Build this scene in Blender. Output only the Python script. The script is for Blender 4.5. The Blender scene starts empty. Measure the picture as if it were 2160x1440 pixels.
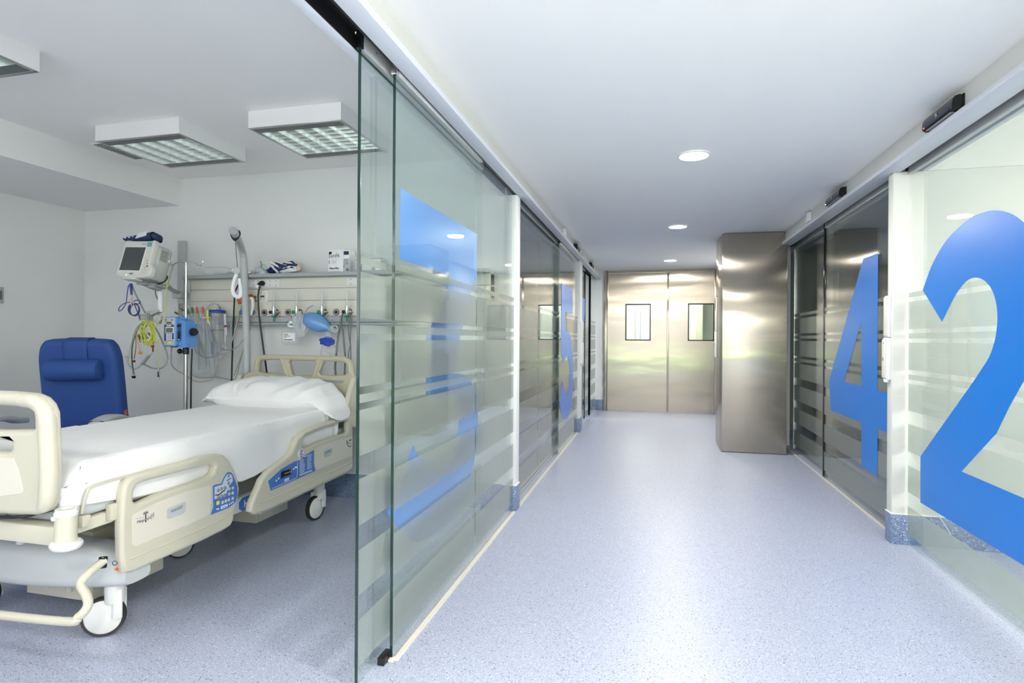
import bpy, bmesh, math, random
from mathutils import Vector, Matrix, noise
random.seed(7)
S = bpy.context.scene
COL = S.collection
PI = math.pi

# ------------------------------------------------------------------ camera
CAM_H = 1.28; FPX = 1200.0; YAW = math.radians(13.87); ROLL = 0.006; HY = 713.0
FWD = Vector((-math.sin(YAW), math.cos(YAW), 0)); RGT = Vector((math.cos(YAW), math.sin(YAW), 0)); UPV = Vector((0, 0, 1))
EYE = Vector((0, 0, CAM_H))
cd = bpy.data.cameras.new('camera'); cam = bpy.data.objects.new('camera', cd); COL.objects.link(cam)
cd.sensor_width = 36.0; cd.lens = FPX / 2160 * 36.0; cd.shift_y = -(720 - HY) / 2160
cd.clip_start = 0.05; cd.clip_end = 100
cr = RGT * math.cos(ROLL) + UPV * math.sin(ROLL); cu = UPV * math.cos(ROLL) - RGT * math.sin(ROLL)
cam.matrix_world = Matrix(((cr.x, cu.x, -FWD.x, EYE.x), (cr.y, cu.y, -FWD.y, EYE.y), (cr.z, cu.z, -FWD.z, EYE.z), (0, 0, 0, 1)))
S.camera = cam

# ------------------------------------------------------------------ world, light, exposure
S.view_settings.view_transform = 'Standard'; S.view_settings.look = 'None'
S.view_settings.exposure = 1.05; S.view_settings.gamma = 1.0
S.render.film_transparent = False
try:
    S.cycles.max_bounces = 14; S.cycles.transparent_max_bounces = 24; S.cycles.diffuse_bounces = 6
    S.cycles.glossy_bounces = 6; S.cycles.transmission_bounces = 10
    S.cycles.caustics_reflective = False; S.cycles.caustics_refractive = False
    S.cycles.sample_clamp_indirect = 6.0; S.cycles.use_denoising = True
    S.cycles.blur_glossy = 0.3
except Exception:
    pass
w = bpy.data.worlds.new('sky'); S.world = w; w.use_nodes = True
wb = w.node_tree.nodes['Background']; wb.inputs[0].default_value = (0.86, 0.93, 1.0, 1); wb.inputs[1].default_value = 1.0

def area(name, loc, direction, sx, sy, watts, col=(1, 1, 1), spread=None):
    l = bpy.data.lights.new(name, 'AREA'); l.shape = 'RECTANGLE'; l.size = sx; l.size_y = sy
    l.energy = watts; l.color = col
    if spread is not None: l.spread = spread
    o = bpy.data.objects.new(name, l); COL.objects.link(o); o.location = loc
    o.rotation_euler = Vector(direction).to_track_quat('-Z', 'Z').to_euler()
    return o

# daylight through the glazed end behind the camera, plus two added fill uplights
area('daylight_corridor_end', (0.25, -3.85, 1.35), (0, 1, 0.02), 2.2, 1.9, 10, (1.0, 0.985, 0.95))
area('ceiling_fill_uplight', (0.25, -3.8, 1.5), (0, 1, 1.05), 2.2, 1.4, 120, (1.0, 0.975, 0.925), math.radians(85))  # added uplight that brightens the corridor ceiling, no real source
area('green_fill_uplight', (0.25, -3.8, 0.5), (0, 1, 0.9), 2.2, 0.7, 11, (0.76, 1.0, 0.66))  # added green uplight: lifts the ceiling and greens the steel reflections
# fill light added at the unseen near end of the bed bay
area('fill_bed_bay_front', (-2.9, -0.85, 1.75), (0, 1, -0.1), 1.7, 1.0, 5, (1.0, 0.99, 0.97))
# fill light added under the bay ceiling, out of frame, to lift the walls
area('fill_bed_bay_top', (-2.9, 0.25, 2.6), (0, 0.15, -1), 1.2, 0.6, 11, (1.0, 0.985, 0.955))
# daylight from the window side of the near right bay, crossing the corridor
area('daylight_near_right_bay', (4.12, 0.35, 1.85), (-1, -0.02, -0.12), 2.0, 1.2, 80, (1.0, 0.975, 0.93))
# lit ceiling lamps of the bays next door
area('lamp_glow_near_bay', (2.7, 2.6, 2.52), (0, 0, -1), 1.0, 1.6, 7, (1.0, 0.98, 0.92))
area('lamp_glow_far_right_bay', (2.9, 5.9, 2.52), (0, 0, -1), 0.6, 0.6, 2.5, (1.0, 0.98, 0.94))
area('lamp_glow_middle_left_bay', (-3.0, 6.2, 2.6), (0, 0, -1), 0.6, 0.6, 3, (0.95, 0.98, 1.0))
area('lamp_glow_far_left_bay', (-2.6, 9.1, 2.6), (0, 0, -1), 0.6, 0.6, 14, (0.95, 0.98, 1.0))
area('lamp_glow_beyond_doors', (0.2, 12.2, 2.45), (0, 0, -1), 1.6, 1.6, 50, (1.0, 0.98, 0.93))

# ------------------------------------------------------------------ materials
def lin(c):
    return tuple(((v / 255) / 12.92 if v / 255 <= 0.04045 else ((v / 255 + 0.055) / 1.055) ** 2.4) for v in c) + (1,)

def nd(nt, t, **kw):
    n = nt.nodes.new(t)
    for k, v in kw.items():
        setattr(n, k, v)
    return n

def mat(name, rgb, rough=0.5, metal=0.0, spec=0.5, bump=0.0, bscale=40.0, var=0.03, vscale=6.0, coat=0.0, trans=0.0, emit=None, estr=0.0, sss=0.0):
    m = bpy.data.materials.new(name); m.use_nodes = True; nt = m.node_tree; b = nt.nodes['Principled BSDF']
    c = lin(rgb)
    tc = nd(nt, 'ShaderNodeTexCoord')
    if var:
        n = nd(nt, 'ShaderNodeTexNoise'); n.inputs['Scale'].default_value = vscale; n.inputs['Detail'].default_value = 3
        nt.links.new(tc.outputs['Object'], n.inputs['Vector'])
        mx = nd(nt, 'ShaderNodeMix', data_type='RGBA')
        mx.inputs[6].default_value = tuple(max(0, v * (1 - var)) for v in c[:3]) + (1,)
        mx.inputs[7].default_value = tuple(min(1, v * (1 + var)) for v in c[:3]) + (1,)
        nt.links.new(n.outputs['Fac'], mx.inputs[0]); nt.links.new(mx.outputs[2], b.inputs['Base Color'])
    else:
        b.inputs['Base Color'].default_value = c
    b.inputs['Roughness'].default_value = rough; b.inputs['Metallic'].default_value = metal
    b.inputs['Specular IOR Level'].default_value = spec
    b.inputs['Coat Weight'].default_value = coat; b.inputs['Coat Roughness'].default_value = 0.08
    b.inputs['Transmission Weight'].default_value = trans
    if emit:
        b.inputs['Emission Color'].default_value = lin(emit); b.inputs['Emission Strength'].default_value = estr
    if bump:
        n2 = nd(nt, 'ShaderNodeTexNoise'); n2.inputs['Scale'].default_value = bscale; n2.inputs['Detail'].default_value = 4
        nt.links.new(tc.outputs['Object'], n2.inputs['Vector'])
        bp = nd(nt, 'ShaderNodeBump'); bp.inputs['Strength'].default_value = bump; bp.inputs['Distance'].default_value = 0.01
        nt.links.new(n2.outputs['Fac'], bp.inputs['Height']); nt.links.new(bp.outputs['Normal'], b.inputs['Normal'])
    return m

def speckle(name, base_a, base_b, dark, light, sc, rough, dthr=0.83, spec=0.5):
    m = bpy.data.materials.new(name); m.use_nodes = True; nt = m.node_tree; b = nt.nodes['Principled BSDF']; L = nt.links.new
    tc = nd(nt, 'ShaderNodeTexCoord')
    n = nd(nt, 'ShaderNodeTexNoise'); n.inputs['Scale'].default_value = sc * 1.1; n.inputs['Detail'].default_value = 3; n.inputs['Roughness'].default_value = 0.7
    L(tc.outputs['Object'], n.inputs['Vector'])
    rp = nd(nt, 'ShaderNodeValToRGB'); rp.color_ramp.elements[0].position = 0.35; rp.color_ramp.elements[1].position = 0.65
    rp.color_ramp.elements[0].color = lin(base_a); rp.color_ramp.elements[1].color = lin(base_b)
    L(n.outputs['Fac'], rp.inputs['Fac'])
    prev = rp.outputs['Color']
    for k, (col, s, thr, size) in enumerate(((light, sc * 1.05, 0.72, 0.34), (dark, sc, dthr, 0.30), (tuple(int(v * 0.75) for v in base_a), sc * 1.7, 0.62, 0.36))):
        mp = nd(nt, 'ShaderNodeMapping'); mp.inputs['Location'].default_value = (k * 3.7, k * 1.3, k * 2.1); mp.inputs['Scale'].default_value = (1.0, 1.35, 1.0); mp.inputs['Rotation'].default_value = (0, 0, k * 0.8)
        L(tc.outputs['Object'], mp.inputs['Vector'])
        v = nd(nt, 'ShaderNodeTexVoronoi'); v.inputs['Scale'].default_value = s
        L(mp.outputs[0], v.inputs['Vector'])
        sep = nd(nt, 'ShaderNodeSeparateColor'); L(v.outputs['Color'], sep.inputs[0])
        a = nd(nt, 'ShaderNodeMath', operation='GREATER_THAN'); a.inputs[1].default_value = thr; L(sep.outputs[0], a.inputs[0])
        sz = nd(nt, 'ShaderNodeMath', operation='MULTIPLY'); sz.inputs[1].default_value = size; L(sep.outputs[1], sz.inputs[0])
        sa = nd(nt, 'ShaderNodeMath', operation='ADD'); sa.inputs[1].default_value = 0.10; L(sz.outputs[0], sa.inputs[0])
        d = nd(nt, 'ShaderNodeMath', operation='LESS_THAN'); L(v.outputs['Distance'], d.inputs[0]); L(sa.outputs[0], d.inputs[1])
        f = nd(nt, 'ShaderNodeMath', operation='MULTIPLY'); L(a.outputs[0], f.inputs[0]); L(d.outputs[0], f.inputs[1])
        mx = nd(nt, 'ShaderNodeMix', data_type='RGBA'); L(f.outputs[0], mx.inputs[0]); L(prev, mx.inputs[6]); mx.inputs[7].default_value = lin(col)
        prev = mx.outputs[2]
    L(prev, b.inputs['Base Color']); b.inputs['Roughness'].default_value = rough; b.inputs['Specular IOR Level'].default_value = spec
    return m

def steel(name, rgb, rough, aniso, wob=0.0, rot=0.0):
    m = bpy.data.materials.new(name); m.use_nodes = True; nt = m.node_tree; b = nt.nodes['Principled BSDF']; L = nt.links.new
    tc = nd(nt, 'ShaderNodeTexCoord')
    mp = nd(nt, 'ShaderNodeMapping'); mp.inputs['Scale'].default_value = (220, 220, 3)
    L(tc.outputs['Object'], mp.inputs['Vector'])
    n = nd(nt, 'ShaderNodeTexNoise'); n.inputs['Scale'].default_value = 1.0; n.inputs['Detail'].default_value = 2
    L(mp.outputs[0], n.inputs['Vector'])
    mx = nd(nt, 'ShaderNodeMix', data_type='RGBA'); c = lin(rgb)
    mx.inputs[6].default_value = tuple(v * 0.93 for v in c[:3]) + (1,); mx.inputs[7].default_value = tuple(min(1, v * 1.06) for v in c[:3]) + (1,)
    L(n.outputs['Fac'], mx.inputs[0]); L(mx.outputs[2], b.inputs['Base Color'])
    b.inputs['Metallic'].default_value = 1.0; b.inputs['Roughness'].default_value = rough
    b.inputs['Anisotropic'].default_value = aniso; b.inputs['Anisotropic Rotation'].default_value = rot
    tg = nd(nt, 'ShaderNodeTangent'); tg.direction_type = 'RADIAL'; tg.axis = 'Z'; L(tg.outputs[0], b.inputs['Tangent'])
    if wob:
        mp2 = nd(nt, 'ShaderNodeMapping'); mp2.inputs['Scale'].default_value = (1.2, 1.2, 3.5); L(tc.outputs['Object'], mp2.inputs['Vector'])
        n2 = nd(nt, 'ShaderNodeTexNoise'); n2.inputs['Scale'].default_value = 1.0; n2.inputs['Detail'].default_value = 1.5; L(mp2.outputs[0], n2.inputs['Vector'])
        bp = nd(nt, 'ShaderNodeBump'); bp.inputs['Strength'].default_value = wob; bp.inputs['Distance'].default_value = 0.02
        L(n2.outputs['Fac'], bp.inputs['Height']); L(bp.outputs['Normal'], b.inputs['Normal'])
    return m

def fresnel_fac(nt, ior=1.5):
    L = nt.links.new
    g = nd(nt, 'ShaderNodeNewGeometry'); mx = nd(nt, 'ShaderNodeMix', data_type='FLOAT')
    mx.inputs[2].default_value = ior; mx.inputs[3].default_value = 1 / ior
    L(g.outputs['Backfacing'], mx.inputs[0]); f = nd(nt, 'ShaderNodeFresnel'); L(mx.outputs[0], f.inputs['IOR'])
    return f.outputs[0]

def glass(name, tint, rough=0.0, ior=1.5, haze=0.0, hcol=(230, 235, 232)):
    m = bpy.data.materials.new(name); m.use_nodes = True; nt = m.node_tree; nt.nodes.clear(); L = nt.links.new
    out = nd(nt, 'ShaderNodeOutputMaterial'); t = nd(nt, 'ShaderNodeBsdfTransparent'); t.inputs[0].default_value = lin(tint)
    src = t.outputs[0]
    if haze:
        df = nd(nt, 'ShaderNodeBsdfDiffuse'); df.inputs[0].default_value = lin(hcol)
        h = nd(nt, 'ShaderNodeMixShader'); h.inputs[0].default_value = haze; L(src, h.inputs[1]); L(df.outputs[0], h.inputs[2]); src = h.outputs[0]
    gl = nd(nt, 'ShaderNodeBsdfAnisotropic'); gl.inputs['Roughness'].default_value = rough; gl.inputs[0].default_value = (1, 1, 1, 1)
    mx = nd(nt, 'ShaderNodeMixShader'); L(fresnel_fac(nt, ior), mx.inputs[0]); L(src, mx.inputs[1]); L(gl.outputs[0], mx.inputs[2])
    L(mx.outputs[0], out.inputs[0]); return m

def film(name):
    m = bpy.data.materials.new(name); m.use_nodes = True; nt = m.node_tree; nt.nodes.clear(); L = nt.links.new
    out = nd(nt, 'ShaderNodeOutputMaterial')
    rf = nd(nt, 'ShaderNodeBsdfRefraction'); mi = nd(nt, 'ShaderNodeMath', operation='MULTIPLY_ADD'); mi.inputs[1].default_value = -0.07; mi.inputs[2].default_value = 1.08; gq = nd(nt, 'ShaderNodeNewGeometry'); mq = nd(nt, 'ShaderNodeMath', operation='MULTIPLY_ADD'); mq.inputs[1].default_value = -0.17; mq.inputs[2].default_value = 0.17; L(gq.outputs['Backfacing'], mq.inputs[0]); L(mq.outputs[0], rf.inputs['Roughness']); L(gq.outputs['Backfacing'], mi.inputs[0]); L(mi.outputs[0], rf.inputs['IOR']); rf.inputs[0].default_value = lin((248, 251, 248))
    tr = nd(nt, 'ShaderNodeBsdfTransparent'); tr.inputs[0].default_value = lin((246, 250, 247))
    m1 = nd(nt, 'ShaderNodeMixShader'); m1.inputs[0].default_value = 0.30; L(rf.outputs[0], m1.inputs[1]); L(tr.outputs[0], m1.inputs[2])
    df = nd(nt, 'ShaderNodeBsdfDiffuse'); df.inputs[0].default_value = lin((236, 241, 234))
    tl = nd(nt, 'ShaderNodeBsdfTranslucent'); tl.inputs[0].default_value = lin((236, 241, 234))
    m2 = nd(nt, 'ShaderNodeMixShader'); m2.inputs[0].default_value = 0.6; L(df.outputs[0], m2.inputs[1]); L(tl.outputs[0], m2.inputs[2])
    m3 = nd(nt, 'ShaderNodeMixShader'); m3.inputs[0].default_value = 0.30; L(m1.outputs[0], m3.inputs[1]); L(m2.outputs[0], m3.inputs[2])
    gl = nd(nt, 'ShaderNodeBsdfAnisotropic'); gl.inputs['Roughness'].default_value = 0.04
    m4 = nd(nt, 'ShaderNodeMixShader'); L(fresnel_fac(nt, 1.45), m4.inputs[0]); L(m3.outputs[0], m4.inputs[1]); L(gl.outputs[0], m4.inputs[2])
    L(m4.outputs[0], out.inputs[0]); return m

M = {}
M['floor'] = speckle('speckled_vinyl_floor', (154, 162, 187), (193, 199, 215), (24, 30, 52), (224, 227, 235), 135, 0.38, 0.80)
M['skirt'] = speckle('speckled_vinyl_skirting', (92, 112, 148), (136, 154, 184), (38, 48, 78), (196, 206, 222), 95, 0.4, 0.80)
M['wall'] = mat('white_wall_paint', (232, 233, 231), 0.42, bump=0.04, bscale=60, var=0.01)
M['wallgloss'] = mat('glossy_white_wall_paint', (229, 230, 228), 0.26, bump=0.03, bscale=3, var=0.01)
M['ceil'] = mat('white_ceiling_paint', (246, 245, 241), 0.7, var=0.008)
M['creamwall'] = mat('warm_white_wall_paint', (220, 220, 212), 0.5, var=0.01)
M['grey'] = mat('grey_white_trim_paint', (206, 210, 216), 0.4, var=0.01)
M['darkroom'] = mat('dimmed_bay_paint', (150, 156, 154), 0.5, var=0.02)  # dimness of the two dark bays put into their wall colour
M['blacktrack'] = mat('black_track', (22, 22, 23), 0.5, var=0.05)
M['alu'] = mat('brushed_aluminium', (190, 190, 186), 0.28, metal=1.0, var=0.04, vscale=30)
M['lampend'] = mat('dark_lamp_end', (84, 87, 88), 0.35, var=0.02)
M['steel'] = steel('brushed_stainless_steel', (196, 186, 170), 0.21, 1.0, 0.22, 0.0)
M['steeltrim'] = steel('stainless_steel_trim', (198, 189, 174), 0.22, 0.9, 0, 0.0)
M['railalu'] = mat('satin_aluminium_rail', (196, 198, 198), 0.35, metal=0.35, var=0.03, vscale=30)
M['chrome'] = mat('chrome', (214, 214, 214), 0.12, metal=1.0, var=0.02)
M['satin'] = mat('satin_chrome', (196, 192, 188), 0.3, metal=1.0, var=0.03)
M['glass'] = glass('clear_pane_glass', (250, 254, 252))
M['doorglass'] = glass('door_window_glass', (236, 244, 240))
M['film'] = film('frosted_film')
M['edge'] = mat('dark_green_glass_edge', (14, 44, 36), 0.12, var=0.1, vscale=20, coat=0.5)
M['edgelight'] = mat('pale_green_glass_edge', (158, 186, 166), 0.3, var=0.06, vscale=20)
M['blue_hazed'] = mat('hazed_blue_vinyl_number', (88, 152, 236), 0.3, var=0.02)  # same blue vinyl, with glass haze and reflection put into the colour
M['blue_faint_haze'] = mat('faintly_hazed_vinyl_number', (66, 124, 210), 0.3, var=0.02)  # same blue vinyl again, a weaker haze put into the colour
M['blue'] = mat('blue_vinyl_number', (14, 118, 208), 0.32, var=0.02)
M['white'] = mat('white_plastic', (236, 236, 234), 0.32, var=0.01)
M['whitetrim'] = mat('white_edge_trim', (244, 244, 240), 0.4, var=0.01)
M['black'] = mat('black_plastic', (22, 23, 24), 0.35, var=0.05)
M['blackgloss'] = mat('glossy_black_plastic', (16, 17, 18), 0.12, var=0.05)
M['rubber'] = mat('dark_grey_rubber', (46, 44, 43), 0.6, var=0.08)
M['darkgrey'] = mat('dark_grey_metal', (92, 95, 97), 0.4, var=0.03)
M['midgrey'] = mat('mid_grey_plastic', (150, 154, 156), 0.45, var=0.03)
M['bedcream'] = mat('cream_bed_plastic', (207, 203, 184), 0.38, var=0.015, bump=0.02, bscale=300)
M['beddark'] = mat('beige_bed_plastic', (190, 185, 160), 0.4, var=0.015, bump=0.02, bscale=300)
M['bedinset'] = mat('pale_cream_inset', (224, 219, 204), 0.42, var=0.01)
M['bedgrey'] = mat('pale_grey_bed_cover', (192, 196, 197), 0.45, var=0.015, bump=0.03, bscale=250)
M['bedwhite'] = mat('off_white_bed_metal', (228, 229, 224), 0.35, var=0.01)
M['bedcover'] = mat('olive_beige_column', (176, 172, 150), 0.42, var=0.02)
M['panelblue'] = mat('blue_control_foil', (70, 116, 190), 0.35, var=0.03)
M['panelpale'] = mat('pale_blue_control_foil', (206, 218, 234), 0.35, var=0.02)
M['sheet'] = mat('white_bed_linen', (243, 243, 242), 0.85, var=0.008, spec=0.2, bump=0.05, bscale=900)
M['chair'] = mat('blue_upholstery', (42, 76, 142), 0.62, var=0.06, vscale=14, spec=0.35, bump=0.05, bscale=500)
M['chairgrey'] = mat('pale_grey_armrest', (188, 192, 192), 0.45, var=0.02)
M['navy'] = mat('navy_fabric', (30, 48, 88), 0.6, var=0.08)
M['pump'] = mat('sky_blue_pump_plastic', (96, 150, 216), 0.35, var=0.02)
M['pumpnavy'] = mat('navy_keypad', (52, 76, 122), 0.4, var=0.02)
M['monitor'] = mat('pale_grey_monitor_plastic', (222, 222, 214), 0.4, var=0.01)
M['monitorback'] = mat('warm_grey_monitor_shell', (196, 197, 190), 0.45, var=0.01)
M['screen'] = mat('dark_grey_screen', (74, 78, 80), 0.22, var=0.02)
M['lcd'] = mat('grey_lcd', (104, 108, 100), 0.25, var=0.03)
M['yellow'] = mat('yellow_plastic', (238, 226, 70), 0.4, var=0.04)
M['lime'] = mat('yellow_green_cable', (200, 208, 40), 0.4, var=0.05)
M['red'] = mat('red_plastic', (180, 40, 46), 0.4, var=0.05)
M['orange'] = mat('orange_plastic', (216, 92, 40), 0.4, var=0.05)
M['amber'] = mat('amber_plastic', (236, 170, 44), 0.4, var=0.05)
M['green'] = mat('green_plastic', (30, 140, 92), 0.4, var=0.05)
M['leafgreen'] = mat('leaf_green_connector', (70, 130, 60), 0.4, var=0.05)
M['greenwire'] = mat('green_wire', (90, 180, 90), 0.4, var=0.05)
M['bluewire'] = mat('dark_blue_cable', (44, 64, 130), 0.4, var=0.05)
M['royal'] = mat('royal_blue_plastic', (40, 70, 180), 0.35, var=0.05)
M['pinkish'] = mat('pale_pink_clip', (222, 190, 170), 0.45, var=0.03)
M['greycable'] = mat('grey_cable', (160, 160, 154), 0.45, var=0.03)
M['greycable2'] = mat('dark_grey_hose', (110, 112, 110), 0.45, var=0.03)
M['beigecable'] = mat('beige_cable', (176, 174, 156), 0.45, var=0.03)
M['unit'] = mat('cream_headwall_panel', (222, 220, 206), 0.4, var=0.01)
M['unitgrey'] = mat('grey_headwall_shelf', (172, 176, 178), 0.4, var=0.02)
M['ambu'] = mat('blue_silicone_bag', (104, 152, 206), 0.25, var=0.04, coat=0.3)
M['clear'] = glass('clear_plastic', (250, 251, 251), 0.08, 1.35, 0.14, (244, 246, 246))
M['clear2'] = glass('cloudy_plastic', (246, 248, 248), 0.15, 1.35, 0.36, (244, 246, 246))
M['tubeclear'] = glass('clear_tubing', (214, 222, 224), 0.1, 1.4, 0.42, (200, 208, 212))
M['paper'] = mat('white_carton', (240, 240, 240), 0.6, var=0.01)
M['cartongrey'] = mat('grey_carton', (184, 188, 190), 0.6, var=0.02)
M['ink'] = mat('black_print', (26, 28, 36), 0.6, var=0.02)
M['inknavy'] = mat('navy_print', (28, 40, 84), 0.5, var=0.03)
M['inkgrey'] = mat('grey_print', (120, 124, 128), 0.6, var=0.02)
M['teal'] = mat('teal_print', (112, 172, 178), 0.5, var=0.02)
M['whiteprint'] = mat('white_print', (244, 246, 250), 0.5, var=0.0)
M['brass'] = mat('brass', (176, 136, 84), 0.3, metal=1.0, var=0.05)
M['hedge'] = mat('green_hedge', (70, 120, 50), 0.8, var=0.4, vscale=10)
M['lampglow'] = mat('lit_downlight', (255, 252, 244), 0.5, var=0, emit=(255, 250, 238), estr=30.0)
M['led'] = mat('red_led', (255, 60, 60), 0.4, var=0, emit=(255, 40, 60), estr=4.0)
M['ledg'] = mat('green_led', (200, 255, 220), 0.4, var=0, emit=(190, 255, 220), estr=4.0)
M['louvre'] = mat('bright_louvre_metal', (218, 224, 218), 0.28, metal=0.9, var=0.03)
M['frostplastic'] = mat('milky_plastic', (236, 240, 240), 0.4, var=0.01)

# ------------------------------------------------------------------ helpers
def ray(px, py):
    x = px - 1080; y = py - HY; c, s = math.cos(ROLL), math.sin(ROLL)
    return FWD * FPX + RGT * (c * x + s * y) - UPV * (-s * x + c * y)
def onX(px, py, X): d = ray(px, py); return EYE + d * (X / d.x)
def onY(px, py, Y): d = ray(px, py); return EYE + d * (Y / d.y)
def onZ(px, py, Z): d = ray(px, py); return EYE + d * ((Z - CAM_H) / d.z)

ROOT = {}
def base_of(p):
    while p is not None and p.name not in ROOT: p = p.parent
    return ROOT[p.name] if p is not None else Vector((0, 0, 0))

def thing(name, label, cat, loc, group=None, kind=None):
    o = bpy.data.objects.new(name, None); COL.objects.link(o); o.location = loc; o.empty_display_size = 0.05
    o['label'] = label; o['category'] = cat
    if group: o['group'] = group
    if kind: o['kind'] = kind
    ROOT[o.name] = Vector(loc); return o

def tag(o, label, cat, group=None, kind=None):
    o['label'] = label; o['category'] = cat
    if group: o['group'] = group
    if kind: o['kind'] = kind
    return o

def link_mesh(name, me, mats, parent=None, smooth=35):
    if parent is not None: me.transform(Matrix.Translation(-base_of(parent)))
    if not isinstance(mats, (list, tuple)): mats = [mats]
    me.materials.clear()
    for m in mats: me.materials.append(M[m] if isinstance(m, str) else m)
    if smooth:
        for p in me.polygons: p.use_smooth = True
        me.set_sharp_from_angle(angle=math.radians(smooth))
    o = bpy.data.objects.new(name, me); COL.objects.link(o)
    if parent is not None: o.parent = parent
    return o

class B:
    """collects shapes into one mesh"""
    def __init__(s, mtx=None): s.bm = bmesh.new(); s.m = mtx; s.mi = 0
    def _fin(s, verts, faces):
        if s.m is not None: bmesh.ops.transform(s.bm, matrix=s.m, verts=verts)
        for f in faces: f.material_index = s.mi
    def box(s, x0, x1, y0, y1, z0, z1, bev=0.0, seg=2, rot=None, taper=None):
        r = bmesh.ops.create_cube(s.bm, size=1.0); vs = r['verts']
        c = Vector(((x0 + x1) / 2, (y0 + y1) / 2, (z0 + z1) / 2)); d = (abs(x1 - x0), abs(y1 - y0), abs(z1 - z0))
        for v in vs:
            k = 1.0
            if taper and v.co.z > 0: k = taper
            v.co = Vector((v.co.x * d[0] * k, v.co.y * d[1] * k, v.co.z * d[2]))
        if bev:
            es = list({e for v in vs for e in v.link_edges})
            rr = bmesh.ops.bevel(s.bm, geom=es, offset=min(bev, min(d) * 0.49), segments=seg, profile=0.5, affect='EDGES')
            vs = list({v for v in rr['verts']} | {v for v in vs if v.is_valid})
        mt = Matrix.Translation(c)
        if rot is not None: mt = mt @ rot
        bmesh.ops.transform(s.bm, matrix=mt, verts=vs)
        s._fin(vs, {f for v in vs for f in v.link_faces}); return s
    def tube(s, pts, r, seg=10, closed=False, smooth=0, cap=True, flat=None):
        P = [Vector(p) for p in pts]; R = list(r) if isinstance(r, (list, tuple)) else [r] * len(P)
        if smooth: P, R = spline(P, R, smooth, closed)
        n = len(P); rings = []; up = None
        for i in range(n):
            a = P[(i - 1) % n] if (closed or i > 0) else P[i]; b = P[(i + 1) % n] if (closed or i < n - 1) else P[i]
            t = (b - a)
            if t.length < 1e-9: t = Vector((0, 0, 1))
            t.normalize()
            if up is None:
                up = Vector((0, 0, 1)) if abs(t.z) < 0.9 else Vector((1, 0, 0))
            side = t.cross(up)
            if side.length < 1e-6: side = t.cross(Vector((0, 1, 0)))
            side.normalize(); up = side.cross(t).normalized()
            fl = flat if flat else 1.0
            rings.append([s.bm.verts.new(P[i] + (side * math.cos(q) + up * math.sin(q) * fl) * R[i]) for q in [2 * PI * k / seg for k in range(seg)]])
        fs = []
        for i in range(n if closed else n - 1):
            A = rings[i]; Bq = rings[(i + 1) % n]
            for k in range(seg): fs.append(s.bm.faces.new((A[k], A[(k + 1) % seg], Bq[(k + 1) % seg], Bq[k])))
        if cap and not closed:
            fs.append(s.bm.faces.new(list(reversed(rings[0])))); fs.append(s.bm.faces.new(rings[-1]))
        vs = [v for q in rings for v in q]; s._fin(vs, fs); return s
    def lathe(s, prof, c=(0, 0, 0), axis=(0, 0, 1), seg=24, cap=True, sx=1.0, sy=1.0):
        q = Vector((0, 0, 1)).rotation_difference(Vector(axis).normalized()).to_matrix().to_4x4(); mt = Matrix.Translation(Vector(c)) @ q
        rings = []
        for r, z in prof: rings.append([s.bm.verts.new(mt @ Vector((r * sx * math.cos(a), r * sy * math.sin(a), z))) for a in [2 * PI * k / seg for k in range(seg)]])
        fs = []
        for A, Bq in zip(rings, rings[1:]):
            for k in range(seg): fs.append(s.bm.faces.new((A[k], A[(k + 1) % seg], Bq[(k + 1) % seg], Bq[k])))
        if cap:
            fs.append(s.bm.faces.new(list(reversed(rings[0])))); fs.append(s.bm.faces.new(rings[-1]))
        vs = [v for r_ in rings for v in r_]; s._fin(vs, fs); return s
    def disc(s, c, r, axis, t=0.001, seg=24, sx=1.0): return s.lathe([(r, 0), (r, t)], c, axis, seg, True, sx)
    def quad(s, pts):
        vs = [s.bm.verts.new(Vector(p)) for p in pts]; f = s.bm.faces.new(vs); s._fin(vs, [f]); return s
    def prism(s, poly, o, ux, uy, depth):
        """convex or simple polygon in the (ux, uy) plane at o, pushed along ux x uy"""
        ux = Vector(ux); uy = Vector(uy); n = ux.cross(uy).normalized(); o = Vector(o)
        a = [s.bm.verts.new(o + ux * p[0] + uy * p[1]) for p in poly]; b = [s.bm.verts.new(v.co + n * depth) for v in a]
        k = len(a); fs = [s.bm.faces.new(list(reversed(a))), s.bm.faces.new(b)]
        for i in range(k): fs.append(s.bm.faces.new((a[i], a[(i + 1) % k], b[(i + 1) % k], b[i])))
        s._fin(a + b, fs); return s
    def ball(s, c, rx, ry, rz, sub=3, namp=0.0, nfreq=3.0, rot=None, seed=0.0):
        r = bmesh.ops.create_icosphere(s.bm, subdivisions=sub, radius=1.0); vs = r['verts']
        for v in vs:
            k = 1.0
            if namp: k += namp * noise.noise(v.co * nfreq + Vector((seed, seed * 2, seed * 3)))
            v.co = Vector((v.co.x * rx, v.co.y * ry, v.co.z * rz)) * k
        mt = Matrix.Translation(Vector(c))
        if rot is not None: mt = mt @ rot
        bmesh.ops.transform(s.bm, matrix=mt, verts=vs); s._fin(vs, {f for v in vs for f in v.link_faces}); return s
    def grid(s, fn, nu, nv, closed_u=False):
        V = [[s.bm.verts.new(Vector(fn(i / (nu - 1) if not closed_u else i / nu, j / (nv - 1)))) for j in range(nv)] for i in range(nu)]
        fs = []
        for i in range(nu if closed_u else nu - 1):
            for j in range(nv - 1):
                fs.append(s.bm.faces.new((V[i][j], V[(i + 1) % nu][j], V[(i + 1) % nu][j + 1], V[i][j + 1])))
        s._fin([v for r in V for v in r], fs); return s
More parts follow.
